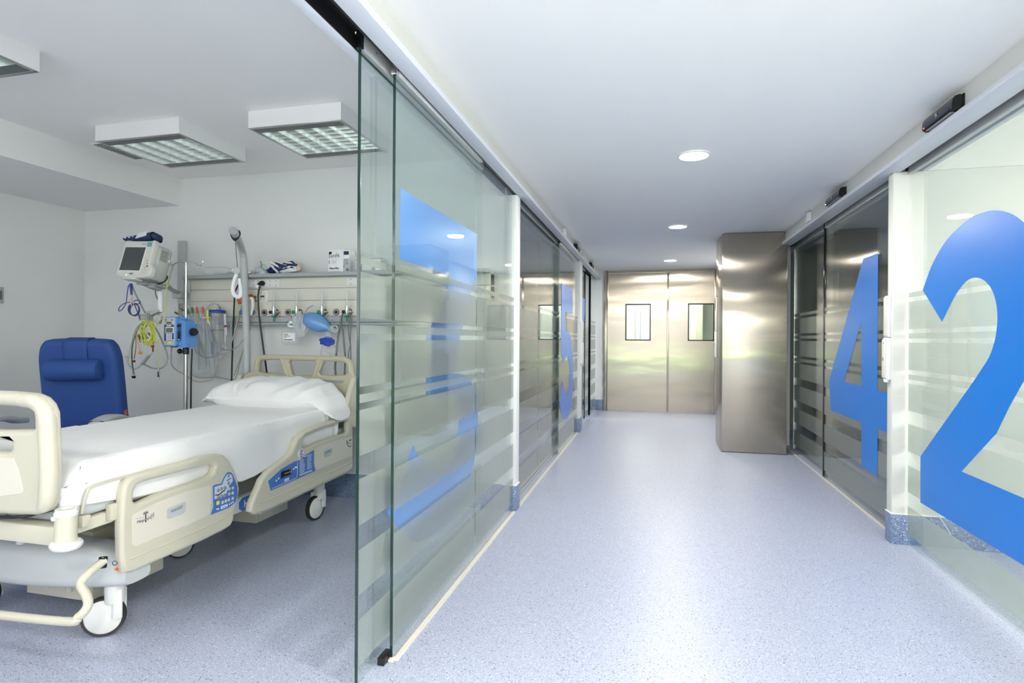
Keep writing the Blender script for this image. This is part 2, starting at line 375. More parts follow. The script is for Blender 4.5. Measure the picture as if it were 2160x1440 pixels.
    def build(s, name, mats, parent=None, smooth=35, solid=0.0, sub=0):
        bmesh.ops.recalc_face_normals(s.bm, faces=s.bm.faces[:]); me = bpy.data.meshes.new(name); s.bm.to_mesh(me); s.bm.free()
        o = link_mesh(name, me, mats, parent, smooth)
        if solid:
            md = o.modifiers.new('thickness', 'SOLIDIFY'); md.thickness = solid; md.offset = 0
        if sub:
            md = o.modifiers.new('soft', 'SUBSURF'); md.levels = sub; md.render_levels = sub
        return o

def spline(P, R, k, closed=False):
    n = len(P); Q = []; RR = []
    for i in range(n if closed else n - 1):
        g = lambda j: P[j % n] if closed else P[max(0, min(n - 1, j))]
        p0, p1, p2, p3 = g(i - 1), g(i), g(i + 1), g(i + 2)
        for t in [q / k for q in range(k)]:
            Q.append(0.5 * ((2 * p1) + (p2 - p0) * t + (2 * p0 - 5 * p1 + 4 * p2 - p3) * t * t + (3 * p1 - p0 - 3 * p2 + p3) * t ** 3))
            RR.append(R[i] * (1 - t) + R[(i + 1) % n] * t)
    if not closed: Q.append(P[-1]); RR.append(R[-1])
    return Q, RR

def sm2(poly, k=4):
    P = [Vector((p[0], p[1], 0)) for p in poly]; Q, _ = spline(P, [0] * len(P), k, True); return [(q.x, q.y) for q in Q]

def crv(P, k=4):
    Q, _ = spline([Vector((p[0], p[1], 0)) for p in P], [0] * len(P), k, False); return [(q.x, q.y) for q in Q]

def shape(name, loops, o, ux, uy, depth, mats, parent=None, bevel=0.0, bres=2, smooth=40):
    """outline with holes: a filled 2D curve, extruded with rounded edges, turned into a mesh"""
    cu_ = bpy.data.curves.new(name, 'CURVE'); cu_.dimensions = '2D'; cu_.fill_mode = 'BOTH'
    for lp in loops:
        sp = cu_.splines.new('POLY'); sp.points.add(len(lp) - 1)
        for p, q in zip(sp.points, lp): p.co = (q[0], q[1], 0, 1)
        sp.use_cyclic_u = True
    cu_.extrude = max(0.0001, depth / 2 - bevel); cu_.bevel_depth = bevel; cu_.bevel_resolution = bres
    if bevel: cu_.offset = -bevel
    return curve_mesh(name, cu_, o, ux, uy, mats, parent, smooth)

def curve_mesh(name, cu_, o, ux, uy, mats, parent, smooth=40):
    t = bpy.data.objects.new('tmp', cu_); COL.objects.link(t)
    bpy.context.view_layer.update()
    me = bpy.data.meshes.new_from_object(t.evaluated_get(bpy.context.evaluated_depsgraph_get()))
    bpy.data.objects.remove(t); bpy.data.curves.remove(cu_)
    ux = Vector(ux).normalized(); uy = Vector(uy).normalized(); n = ux.cross(uy); o = Vector(o)
    me.transform(Matrix(((ux.x, uy.x, n.x, o.x), (ux.y, uy.y, n.y, o.y), (ux.z, uy.z, n.z, o.z), (0, 0, 0, 1))))
    me.name = name
    return link_mesh(name, me, mats, parent, smooth)

def text(name, body, size, o, ux, uy, mats, parent, depth=0.0006, align='LEFT', shear=0.0, bold=0.0):
    cu_ = bpy.data.curves.new(name, 'FONT'); cu_.body = body; cu_.size = size; cu_.extrude = depth / 2; cu_.align_x = align; cu_.shear = shear; cu_.offset = bold
    cu_.resolution_u = 3
    return curve_mesh(name, cu_, o, ux, uy, mats, parent, 0)

def struct(o): o['kind'] = 'structure'; return o
X_, Y_, Z_ = Vector((1, 0, 0)), Vector((0, 1, 0)), Vector((0, 0, 1))

# ------------------------------------------------------------------ the room
XL, XR = -5.03, 1.56           # far wall of the bed bay, right-hand glass line
YB = 4.10                      # head wall of the bed bay
ZC, ZR, ZH = 2.49, 2.64, 2.34  # corridor ceiling, bay ceiling, underside of the door header

def wallbox(name, m, *b, bev=0.0):
    return struct(B().box(*b, bev=bev).build(name, m))

wallbox('floor', 'floor', -5.2, 4.3, -4.1, 13.0, -0.1, 0.0)
wallbox('ceiling', 'ceil', -1.06, 1.50, -4.1, 10.28, ZC, 2.75)
wallbox('ceiling_bed_bay', 'ceil', -5.2, -1.10, -1.05, 4.12, ZR, 2.75)
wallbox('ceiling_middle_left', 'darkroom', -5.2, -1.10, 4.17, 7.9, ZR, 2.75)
wallbox('ceiling_far_left', 'ceil', -5.2, -1.10, 7.85, 10.5, ZR, 2.75)
wallbox('ceiling_near_right', 'ceil', 1.64, 4.3, -0.5, 4.08, ZR, 2.75)
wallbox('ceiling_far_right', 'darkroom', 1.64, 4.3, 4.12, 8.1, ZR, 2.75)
wallbox('wall_left', 'wallgloss', -5.15, XL, -1.05, 4.12, 0, ZR)
wallbox('wall_back', 'wall', XL, -1.06, YB, 4.19, 0, ZR)
wallbox('wall_front', 'wall', -5.15, -3.9, -1.05, -0.95, 0, ZR)
wallbox('wall_front_low', 'wall', -3.9, -1.06, -1.05, -0.95, 0, 0.9)
wallbox('wall_front_high', 'wall', -3.9, -1.06, -1.05, -0.95, 2.3, ZR)
wallbox('trim_1', 'wall', XL, -3.985, -1.0, YB, 2.41, ZR)                  # dropped soffit along the far wall
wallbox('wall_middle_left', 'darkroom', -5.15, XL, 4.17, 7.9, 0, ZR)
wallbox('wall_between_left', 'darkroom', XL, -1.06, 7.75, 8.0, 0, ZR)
wallbox('wall_far_left', 'wall', -5.15, XL, 7.85, 10.5, 0, ZR)
wallbox('wall_far_left_end', 'wall', XL, -0.99, 10.28, 10.4, 0, ZR)
wallbox('wall_end_left', 'wall', -1.0, -0.845, 10.285, 10.4, 0, 2.6)
wallbox('wall_end_top', 'wall', -0.85, 1.6, 10.29, 10.4, 2.5, 2.75)
wallbox('wall_near_right', 'creamwall', 1.47, 4.2, 4.06, 4.14, 0, ZH, bev=0.004)
wallbox('wall_near_right_side', 'creamwall', 4.2, 4.3, -0.5, 8.1, 0, ZR)
wallbox('wall_near_right_front', 'creamwall', 1.6, 4.3, -0.6, -0.5, 0, ZR)
wallbox('wall_near_right_top', 'creamwall', 1.64, 4.2, 4.06, 4.14, ZH, ZR)
wallbox('wall_far_right', 'darkroom', 1.65, 4.2, 8.0, 8.1, 0, ZR)
wallbox('wall_end_right', 'wall', 1.08, 1.62, 7.5, 10.4, 0, ZC)
wallbox('wall_rear_left', 'wall', -1.06, -0.95, -4.0, -0.1, 0, ZC)
wallbox('wall_rear_right', 'wall', 1.47, 1.6, -4.0, -0.1, 0, ZC)
# posts that carry the header
wallbox('trim_2', 'wall', -1.06, -0.975, 4.083, 4.19, 0, ZH, bev=0.004)
wallbox('trim_3', 'wall', -1.06, -0.96, 7.75, 8.0, 0, ZH, bev=0.004)
# header above the left doors: plaster face, lip, track slot, fascia on the bay side
wallbox('trim_4', 'creamwall', -0.995, -0.952, -0.1, 10.28, ZH + 0.02, ZC + 0.01)
wallbox('trim_5', 'grey', -0.982, -0.905, -0.1, 10.26, ZH, ZH + 0.030, bev=0.003)
wallbox('trim_6', 'blacktrack', -1.075, -0.993, -0.1, 10.26, 2.405, 2.44)
wallbox('trim_7', 'grey', -1.115, -1.074, -0.1, 10.26, ZH, ZR, bev=0.002)
wallbox('trim_13', 'blacktrack', -1.0745, -1.071, -0.1, 10.26, ZH + 0.004, 2.44)
wallbox('trim_8', 'blacktrack', -0.9945, -0.983, -0.1, 10.26, ZH + 0.004, 2.42)
# header above the right doors
wallbox('trim_9', 'creamwall', 1.432, 1.52, -0.1, 7.5, ZH + 0.02, ZC + 0.01)
wallbox('trim_10', 'grey', 1.395, 1.512, -0.1, 7.5, ZH, ZH + 0.030, bev=0.003)
wallbox('trim_11', 'blacktrack', 1.512, 1.63, -0.1, 7.5, 2.405, 2.44)
wallbox('trim_12', 'grey', 1.628, 1.66, -0.1, 8.0, ZH, ZR, bev=0.002)

def skirt(name, *b):
    return struct(B().box(*b, bev=0.004).build(name, 'skirt'))
skirt('baseboard_back', XL, -1.062, YB - 0.006, YB + 0.01, 0.0, 0.193)
skirt('baseboard_left', XL - 0.01, XL + 0.006, -0.95, YB, 0.0, 0.193)
skirt('baseboard_post', -1.07, -0.969, 4.077, 4.196, 0.0, 0.19)
skirt('baseboard_far_post', -1.07, -0.954, 7.744, 8.006, 0.0, 0.19)
skirt('baseboard_end', -1.0, -0.845, 10.278, 10.3, 0.0, 0.19)
skirt('baseboard_right', 1.464, 4.2, 4.053, 4.146, 0.0, 0.187)
skirt('baseboard_far_right', 1.65, 4.2, 7.99, 8.02, 0.0, 0.187)
skirt('baseboard_middle_left', XL, -1.07, 7.742, 7.76, 0.0, 0.19)
for i, b in enumerate(((-1.07, -0.968, 4.076, 4.197, 0.190, 0.195), (1.463, 4.2, 4.052, 4.147, 0.187, 0.192), (XL, -1.062, YB - 0.007, YB + 0.01, 0.193, 0.199))):
    struct(B().box(*b).build('trim_%d' % (20 + i), 'whitetrim'))
# pale sealing strips where the floor meets the glass
struct(B().box(-0.993, -0.972, 2.08, 4.077, 0, 0.006).build('trim_30', 'bedinset'))
struct(B().box(-0.993, -0.972, 4.2, 7.74, 0, 0.006).build('trim_31', 'bedinset'))
struct(B().box(1.535, 1.552, 4.146, 7.3, 0, 0.006).build('trim_32', 'bedinset'))

# glazed end of the corridor behind the camera, with a hedge outside
wn = thing('window_1', 'glazed corridor end behind the viewer', 'window', (0.25, -4.0, 0), kind='structure')
fb_ = B()
for x in (-0.95, 0.25, 1.45): fb_.box(x - 0.03, x + 0.03, -4.03, -3.97, 0, ZC)
fb_.box(-0.95, 1.45, -4.03, -3.97, 0, 0.06); fb_.box(-0.95, 1.45, -4.03, -3.97, ZC - 0.06, ZC)
fb_.build('window_frame', 'alu', wn)
hg = B()
for i in range(26): hg.ball((-2.2 + 0.19 * i, -5.6 + 0.25 * random.random(), 0.30 + 0.12 * random.random()), 0.34, 0.34, 0.40, 2, 0.5, 3.0, seed=i)
o = hg.build('hedge_outside', 'hedge'); o['kind'] = 'structure'

# ------------------------------------------------------------------ sliding glass and its film
BANDS = [(1.578, 1.549), (1.521, 1.351), (1.326, 1.293), (1.268, 1.098), (1.070, 1.038), (1.013, 0.845), (0.76, 0.59), (0.50, 0.335), (0.245, 0.072)]

def pane(name, label, X, y0, y1, side, ztop=2.33, lead=None, group=None, filmed=True, dark_lead=False):
    """a glass leaf in the plane X; side is +1 when the corridor lies on its +X side; lead lists the bare edges (0: low y, 1: high y)"""
    r = thing(name, label, 'sliding door' if name == 'sliding_glass_door' else 'glass panel', (X, (y0 + y1) / 2, 0.012), group)
    B().box(X - 0.005, X + 0.005, y0, y1, 0.012, ztop).build('glass_sheet', 'glass', r, 0)
    if filmed:
        f = B(); xa = X + side * 0.0056; xb = X + side * 0.0062
        for a, b in BANDS: f.box(min(xa, xb), max(xa, xb), y0 + 0.002, y1 - 0.002, b, a)
        f.build('frosted_film', 'film', r, 0)
    for k in (lead or ()):
        e = B(); yy = y0 if k == 0 else y1; ya, yb = (yy - 0.0012, yy + 0.0012)
        e.box(X - 0.0055, X + 0.0055, ya, yb, 0.012, ztop)
        if filmed and not dark_lead:
            e.mi = 1
            for a, b in BANDS: e.box(X - 0.0058, X + 0.0058, ya - 0.0004, yb + 0.0004, b, a)
        e.build('polished_edge', ['edge', 'edgelight'], r, 0)
    return r

def toprail(r, X, y0, y1, z0, z1, m='railalu', t=0.014, cap=None):
    B().box(X - t, X + t, y0, y1, z0, z1, bev=0.002).build('top_rail', m, r)
    if cap is not None:
        B().box(X - t - 0.001, X + t + 0.001, cap[0], cap[1], z0 - 0.001, z1 + 0.001, bev=0.001).build('rail_end_cap', cap[2], r)

def number(r, loops, X, side, m='blue'):
    loops = [[p for i, p in enumerate(lp) if (Vector(p) - Vector(lp[i - 1])).length > 1e-4] for lp in loops]
    if side > 0: return shape('number_decal', loops, (X, 0, 0), Y_, Z_, 0.0006, m, r, smooth=0)
    return shape('number_decal', [[(-a, b) for a, b in lp] for lp in loops], (X, 0, 0), -Y_, Z_, 0.0006, 'blue', r, smooth=0)

# -- left: bay with the bed
pa = pane('sliding_glass_door', 'innermost glass door at the bed bay, pushed half open, carrying a big blue 3', -1.045, 1.885, 3.42, 1, 2.335, lead=(0,))
toprail(pa, -1.045, 1.885, 3.42, 2.335, 2.40, 'railalu', 0.011, (1.879, 1.893, 'blackgloss'))
B().tube([(-1.075, 1.90, 2.402), (-1.06, 1.90, 2.408), (-1.045, 1.895, 2.402)], 0.006, 8).build('roller_bracket', 'chrome', pa)
B().disc((-1.033, 1.99, 2.368), 0.004, (1, 0, 0), 0.0015, 12).build('rail_screw', 'darkgrey', pa)
N3 = [(2.221, 1.911), (3.302, 1.911), (3.300, 1.639), (3.225, 1.59), (2.87, 1.095)]
N3 += crv([(2.72, 1.095), (3.05, 1.075), (3.235, 1.0), (3.325, 0.89), (3.342, 0.77), (3.315, 0.62), (3.21, 0.465), (3.06, 0.375), (2.86, 0.325), (2.6, 0.316), (2.40, 0.355), (2.24, 0.45)], 4)
N3 += [(2.117, 0.571), (2.305, 0.737), (2.375, 0.797)]
N3 += crv([(2.375, 0.797), (2.42, 0.744), (2.48, 0.695), (2.578, 0.642), (2.70, 0.62), (2.87, 0.654), (2.965, 0.744), (2.987, 0.843), (2.93, 0.937), (2.78, 0.99), (2.515, 1.008)], 3)
N3 += [(2.515, 1.008), (2.51, 1.18), (2.514, 1.267), (2.579, 1.342), (2.787, 1.556), (2.848, 1.610), (2.221, 1.611)]
number(pa, [N3], -1.0385, 1, 'blue_hazed')
pb = pane('sliding_glass_door', 'striped glass door in front of the blue 3, its bare green edge standing free in the corridor', -1.0, 2.08, 3.15, 1, 2.325, lead=(0,))
toprail(pb, -1.0, 2.08, 3.25, 2.325, 2.36, 'railalu', 0.012, (2.076, 2.092, 'chrome'))
pc = pane('glass_partition_panel', 'fixed striped glass panel between the blue 3 and the first white post on the left', -1.0, 3.165, 4.078, 1, 2.35, lead=())
B().box(-1.012, -0.992, 3.18, 3.24, 2.352, 2.362).build('rail_clip', 'alu', pc)
fg = thing('floor_guide', 'small black floor guide under the free edge of the striped glass door', 'door guide', (-1.02, 2.06, 0))
B().box(-1.036, -1.007, 2.03, 2.105, 0.0, 0.03, bev=0.003).build('guide_block', 'blackgloss', fg)
B().box(-1.006, -0.985, 2.06, 2.09, 0.0, 0.011, bev=0.003).build('guide_plate', 'bedinset', fg)

# -- left: middle bay
p5a = pane('glass_partition_panel', 'fixed striped glass panel just past the first white post on the left', -1.04, 4.2, 5.2, 1, 2.34)
p5b = pane('sliding_glass_door', 'plain striped glass door between the fixed panel and the blue 5', -1.04, 5.21, 6.42, 1, 2.335)
toprail(p5b, -1.04, 4.25, 6.30, 2.335, 2.40, 'railalu', 0.012)
p5c = pane('sliding_glass_door', 'glass door with a tall blue 5 on the left side of the corridor', -1.0, 6.19, 7.742, 1, 2.325)
toprail(p5c, -1.0, 6.30, 7.742, 2.325, 2.385, 'railalu', 0.012)
N5 = [(6.324, 1.9), (7.235, 1.9), (7.235, 1.59), (6.615, 1.59), (6.615, 1.36)]
N5 += crv([(6.615, 1.36), (6.76, 1.365), (6.93, 1.34), (7.112, 1.265), (7.27, 1.085), (7.325, 0.83), (7.27, 0.54), (7.06, 0.375), (6.76, 0.325), (6.48, 0.375), (6.32, 0.47), (6.215, 0.602)], 4)
N5 += [(6.215, 0.602), (6.435, 0.80)] + crv([(6.435, 0.80), (6.535, 0.695), (6.68, 0.632), (6.84, 0.632), (6.96, 0.70), (7.01, 0.83), (6.975, 0.97), (6.86, 1.045), (6.70, 1.065), (6.506, 1.008)], 3)
N5 += [(6.506, 1.008), (6.30, 1.12)]
number(p5c, [N5], -0.9925, 1, 'blue_faint_haze')

# -- left: far bay
p7a = pane('sliding_glass_door', 'glass door with a narrow blue 7 beyond the second white post', -1.04, 8.01, 8.96, 1, 2.335, lead=(1,), dark_lead=True)
toprail(p7a, -1.04, 8.01, 8.96, 2.335, 2.40, 'railalu', 0.012)
number(p7a, [[(8.02, 1.9), (8.93, 1.9), (8.93, 1.70), (8.72, 1.36), (8.56, 0.95), (8.47, 0.55), (8.44, 0.33), (8.10, 0.33), (8.16, 0.66), (8.28, 1.08), (8.44, 1.38), (8.56, 1.58), (8.02, 1.58)]], -1.0325, 1, 'blue_faint_haze')
p7b = pane('sliding_glass_door', 'farthest glass door on the left, beside the end wall', -1.0, 9.36, 10.265, 1, 2.335, lead=(0,), dark_lead=True)
B().box(-1.02, -0.985, 9.355, 9.385, 0.03, 2.33).build('black_stile', 'blackgloss', p7b)
B().box(-1.055, -1.025, 8.935, 8.965, 0.03, 2.33).build('black_stile', 'blackgloss', p7a)

# -- right: near bay with the 2
q2 = pane('sliding_glass_door', 'nearest glass door on the right with a huge blue 2', XR, 1.2, 4.046, -1, 2.335)
toprail(q2, XR, 1.2, 4.05, 2.318, 2.40, 'railalu', 0.012)
B().disc((XR - 0.0125, 3.97, 2.352), 0.004, (-1, 0, 0), 0.0015, 12).build('rail_screw', 'darkgrey', q2)
N2 = [(3.854, 1.579)] + crv([(3.854, 1.579), (3.747, 1.707), (3.631, 1.797), (3.51, 1.855), (3.362, 1.893), (3.249, 1.902), (3.10, 1.885), (2.95, 1.82), (2.82, 1.70), (2.76, 1.56), (2.755, 1.42), (2.79, 1.30), (2.86, 1.17), (2.97, 1.03)], 4)
N2 += [(3.0, 0.995), (3.104, 0.851), (3.409, 0.606), (2.72, 0.606), (2.72, 0.318), (3.868, 0.318), (3.871, 0.591), (3.675, 0.759), (3.301, 1.078)]
N2 += crv([(3.301, 1.078), (3.236, 1.137), (3.165, 1.205), (3.122, 1.28), (3.104, 1.35), (3.103, 1.42), (3.124, 1.487), (3.16, 1.536), (3.213, 1.573), (3.279, 1.593), (3.347, 1.591), (3.419, 1.562), (3.493, 1.509), (3.572, 1.433), (3.622, 1.385)], 3)
N2 += [(3.622, 1.385)]
number(q2, [N2], XR - 0.0075, -1)

# -- right: far bay with the 4
q4 = pane('sliding_glass_door', 'glass door with a blue 4 on the right side of the corridor', XR, 4.15, 5.845, -1, 2.32, lead=(1,), dark_lead=True)
toprail(q4, XR, 4.15, 5.83, 2.318, 2.385, 'railalu', 0.012)
B().box(XR - 0.012, XR + 0.012, 5.838, 5.862, 0.02, 2.39, bev=0.002).build('black_stile', 'blackgloss', q4)
number(q4, [[(4.838, 1.9), (4.545, 1.9), (4.545, 0.925), (4.31, 0.925), (4.31, 0.652), (4.535, 0.652), (4.535, 0.318), (4.855, 0.318), (4.855, 0.652), (5.62, 0.652), (5.685, 0.905)], [(4.872, 1.418), (4.866, 0.932), (5.272, 0.932)]], XR - 0.0075, -1)
q4b = pane('sliding_glass_door', 'glass door behind the blue 4, running in beside the steel pillar', 1.605, 5.62, 7.22, -1, 2.335, lead=(1,))
toprail(q4b, 1.605, 5.85, 7.22, 2.335, 2.40, 'railalu', 0.012)
B().box(1.595, 1.615, 7.2, 7.22, 0.02, 2.33).build('stile', 'alu', q4b)
g4 = thing('floor_guide', 'small black floor guide at the edge of the blue 4 door', 'door guide', (1.575, 5.86, 0))
B().box(1.558, 1.592, 5.84, 5.90, 0, 0.028, bev=0.003).build('guide_block', 'blackgloss', g4)

# ------------------------------------------------------------------ steel pillar and double doors
pl = B().box(0.77, 1.452, 6.87, 7.5, 0.004, ZC - 0.004, bev=0.006).build('steel_pillar', 'steel')
pl = struct(pl)
YD = 10.285
dr = thing('door_1', 'stainless steel double door at the end of the corridor', 'door', (0.14, YD, 0), kind='structure')
fr_ = B()
fr_.box(-0.845, -0.775, YD - 0.035, YD + 0.11, 0, ZC, bev=0.004); fr_.box(1.03, 1.10, YD - 0.035, YD + 0.11, 0, ZC, bev=0.004)
fr_.box(-0.775, 1.03, YD - 0.02, YD + 0.1, 2.445, ZC)
fr_.build('door_frame', 'steeltrim', dr)
B().box(-0.793, -0.783, YD - 0.039, YD - 0.03, 0, ZC).build('frame_seam', 'black', dr)
WINS = [(-0.465, -0.035, 1.255, 1.895), (0.598, 1.02, 1.255, 1.895)]
for k, (x0, x1) in enumerate(((-0.775, 0.245), (0.275, 1.03))):
    wx0, wx1, wz0, wz1 = WINS[k]
    b = B()
    b.box(x0, wx0, YD, YD + 0.05, 0.008, 2.445); 
    if wx1 < x1 - 0.002: b.box(wx1, x1, YD, YD + 0.05, 0.008, 2.445)
    b.box(wx0, wx1, YD, YD + 0.05, 0.008, wz0); b.box(wx0, wx1, YD, YD + 0.05, wz1, 2.445)
    lf = b.build('door_leaf', 'steel', dr, 20)
    f = B(); t = 0.016
    f.box(wx0 - 0.004, wx1 + 0.004, YD - 0.006, YD + 0.055, wz0 - 0.004, wz0 + t); f.box(wx0 - 0.004, wx1 + 0.004, YD - 0.006, YD + 0.055, wz1 - t, wz1 + 0.004)
    f.box(wx0 - 0.004, wx0 + t, YD - 0.006, YD + 0.055, wz0, wz1); f.box(wx1 - t, wx1 + 0.004, YD - 0.006, YD + 0.055, wz0, wz1)
    f.build('window_frame', 'black', lf)
    B().box(wx0 + t, wx1 - t, YD + 0.02, YD + 0.028, wz0 + t, wz1 - t).build('window_pane', 'doorglass', lf, 0)
B().box(0.243, 0.277, YD - 0.014, YD + 0.02, 0.008, 2.445, bev=0.004).build('meeting_strip', 'steeltrim', dr)
for z, x in ((0.91, 0.47), (0.72, 0.34), (2.3, 0.0)):
    B().disc((x, YD - 0.001, z), 0.006, (0, -1, 0), 0.002, 12).build('door_stud', 'steeltrim', dr)
# the room seen through the door windows
wallbox('wall_beyond_doors', 'creamwall', -2.5, 2.5, 13.0, 13.1, 0, 2.6)
wallbox('wall_beyond_doors_left', 'creamwall', -2.6, -2.5, 10.4, 13.1, 0, 2.6)
wallbox('wall_beyond_doors_right', 'bedcover', 0.92, 2.6, 11.3, 13.1, 0, 2.6)
wallbox('ceiling_beyond_doors', 'ceil', -2.6, 2.6, 10.4, 13.1, 2.6, 2.7)
wallbox('trim_40', 'inkgrey', -0.38, -0.37, 12.985, 13.0, 0, 2.6)
wallbox('trim_41', 'inkgrey', -0.27, -0.26, 12.985, 13.0, 0, 2.6)

# ------------------------------------------------------------------ recessed downlights
def downlight(x, y, label):
    r = thing('downlight', label, 'ceiling light', (x, y, ZC), 'round downlights in the corridor ceiling')
    B().lathe([(0.088, -0.001), (0.104, -0.001), (0.106, -0.006), (0.092, -0.010), (0.088, -0.004)], (x, y, ZC), seg=40, cap=False).build('trim_ring', 'whitetrim', r)
    B().disc((x, y, ZC - 0.008), 0.0885, (0, 0, 1), 0.006, 40).build('lamp_diffuser', 'lampglow', r)
    l = bpy.data.lights.new('downlight_lamp', 'AREA'); l.shape = 'DISK'; l.size = 0.17; l.energy = 15; l.color = (1.0, 0.97, 0.92)
    o = bpy.data.objects.new('downlight_lamp', l); COL.objects.link(o); o.location = (0, 0, -0.02); o.parent = r
downlight(0.257, 3.915, 'round lit downlight nearest the viewer, largest of the three')
downlight(0.257, 6.345, 'round lit downlight in the middle of the row of three')
downlight(0.257, 9.05, 'round lit downlight closest to the steel double door')
for y, watt in ((1.45, 11), (-1.0, 24), (-2.9, 28)):
    l = bpy.data.lights.new('downlight_lamp_overhead', 'AREA'); l.shape = 'DISK'; l.size = 0.17; l.energy = watt; l.color = (1.0, 0.965, 0.905)
    o = bpy.data.objects.new('downlight_lamp_overhead', l); COL.objects.link(o); o.location = (0.257, y, ZC - 0.01)

# ------------------------------------------------------------------ square bay lamps
def bay_lamp(x0, x1, y0, y1, label):
    z0, z1 = 2.54, ZR
    r = thing('ceiling_lamp', label, 'ceiling lamp', ((x0 + x1) / 2, (y0 + y1) / 2, ZR), 'square surface lamps over the bed bay')
    b = B(); t = 0.008
    for q in ((x0, x1, y0, y0 + t), (x0, x1, y1 - t, y1), (x0, x0 + t, y0 + t, y1 - t), (x1 - t, x1, y0 + t, y1 - t)): b.box(*q, z0, z1)
    b.box(x0 + t, x1 - t, y0 + t, y1 - t, z1 - 0.01, z1)
    b.build('housing', 'white', r)
    f = B(); w_ = 0.02
    for q in ((x0, x1, y0, y0 + w_), (x0, x1, y1 - w_, y1), (x0, x0 + w_, y0 + w_, y1 - w_), (x1 - w_, x1, y0 + w_, y1 - w_)): f.box(*q, z0 - 0.004, z0 + 0.002, bev=0.002)
    f.build('rim', 'alu', r)
    e = 0.085
    B().box(x0 + w_, x1 - w_, y0 + w_, y0 + e, z0 - 0.002, z0 + 0.003).build('dark_end_plate', 'lampend', r)
    B().box(x0 + w_, x1 - w_, y1 - e, y1 - w_, z0 - 0.002, z0 + 0.003).build('dark_end_plate', 'lampend', r)
    lv = B(); ya, yb = y0 + e, y1 - e; xa, xb = x0 + w_, x1 - w_
    nx, ny = 5, 7
    for i in range(nx + 1):
        x = xa + (xb - xa) * i / nx; lv.prism([(-0.001, 0.0), (0.001, 0.0), (0.016, 0.045), (-0.016, 0.045)], (x, ya, z0), X_, Z_, -(yb - ya))
    for j in range(ny + 1):
        y = ya + (yb - ya) * j / ny; lv.prism([(-0.0012, 0.0), (0.0012, 0.0), (0.012, 0.044), (-0.012, 0.044)], (xa, y, z0), Y_, Z_, xb - xa)
    lv.build('louvre', 'louvre', r, 30)
    tb = B()
    for i in range(nx):
        x = xa + (xb - xa) * (i + 0.5) / nx; tb.tube([(x, ya, z0 + 0.065), (x, yb, z0 + 0.065)], 0.012, 12)
    tb.build('tube_lamp', 'whitetrim', r)
bay_lamp(-3.513, -2.86, 2.93, 3.522, 'square white louvred lamp beside the air grille, over the blue chair')
bay_lamp(-2.38, -1.757, 2.955, 3.555, 'square white louvred lamp over the bed, partly behind the glass door edge')
bay_lamp(-3.51, -2.856, 1.50, 2.10, 'white lamp box cut by the upper left corner, only its dark end plate showing')
gr = thing('air_grille', 'long dark slotted air grille in the ceiling behind the lamp over the chair', 'air grille', (-3.68, 3.35, ZR))
b = B(); b.box(-3.875, -3.56, 3.19, 3.56, ZR - 0.006, ZR - 0.0005); b.build('grille_frame', 'white', gr)
b = B()
for k in range(14): b.box(-3.855, -3.58, 3.205 + 0.0245 * k, 3.216 + 0.0245 * k, ZR - 0.009, ZR - 0.004)
b.build('slats', 'darkgrey', gr)

# ------------------------------------------------------------------ door sensors, detectors and dispensers
def sensor(x, side, y0, y1, label, led='led', plate=True):
    """a black motion sensor on the header; side: the way it sticks out"""
    r = thing('motion_sensor', label, 'motion sensor', (x, (y0 + y1) / 2, 2.40), 'black motion sensors over the glass doors')
    prof = [(0, 0.062), (0.022, 0.066), (0.040, 0.060), (0.050, 0.042), (0.053, 0.010), (0.050, 0.0), (0.036, -0.008), (0, -0.008)]
    B().prism([(a, z) for a, z in prof], (x, y0, 2.388), (side, 0, 0), Z_, (y1 - y0) * (-1 if side > 0 else 1)).build('sensor_body', 'blackgloss', r, 30)
    B().box(*sorted((x + side * 0.006, x + side * 0.046)), y0 + 0.03, y1 - 0.03, 2.3775, 2.381).build('sensor_window', 'midgrey', r)
    B().box(*sorted((x, x + side * 0.006)), y0 - 0.004, y1 + 0.004, 2.376, 2.456).build('back_plate', 'black', r)
    B().box(*sorted((x + side * 0.0515, x + side * 0.0545)), y0 + 0.03, y1 - 0.03, 2.3915, 2.401).build('lens_strip', 'inknavy', r)
    B().ball((x + side * 0.0535, y1 - 0.022, 2.3955), 0.0035, 0.006, 0.0035, 2).build('indicator_light', led, r)
    ym = (y0 + y1) / 2
    shape('maker_mark', [[(-0.018, 0.0), (-0.006, 0.008), (-0.008, 0.016), (0.010, 0.018), (0.016, 0.006), (0.002, 0.004), (0.014, -0.010)]], (x + side * 0.0535, ym, 2.409), (0, -side * -1 * -1, 0) if side < 0 else Y_, Z_, 0.0008, 'midgrey', r, smooth=0)
    return r
sensor(1.432, -1, 3.135, 3.445, 'black motion sensor above the blue 2 door, largest of them')
sensor(1.432, -1, 4.83, 5.19, 'black motion sensor above the blue 4 door', 'ledg')
sensor(-0.952, 1, 7.0, 7.3, 'black motion sensor on the left header before the second white post', 'ledg')
sensor(-0.952, 1, 8.75, 9.05, 'black motion sensor on the left header above the blue 7 door', 'ledg')

def detector(x, side, y, label):
    r = thing('door_contact', label, 'wall sensor', (x, y, 2.4), 'small white sensors on the door headers')
    B().box(*sorted((x, x + side * 0.022)), y - 0.07, y + 0.07, 2.392, 2.478, bev=0.006).build('sensor_case', 'white', r)
    B().box(*sorted((x + side * 0.0215, x + side * 0.03)), y - 0.045, y + 0.02, 2.386, 2.478, bev=0.004).build('raised_cover', 'frostplastic', r)
detector(1.432, -1, 5.88, 'small white sensor on the right header between the black sensor and the pillar')
detector(-0.952, 1, 6.2, 'small white sensor on the left header before the black sensors')
detector(-0.952, 1, 9.95, 'small white sensor on the left header beside the end wall')

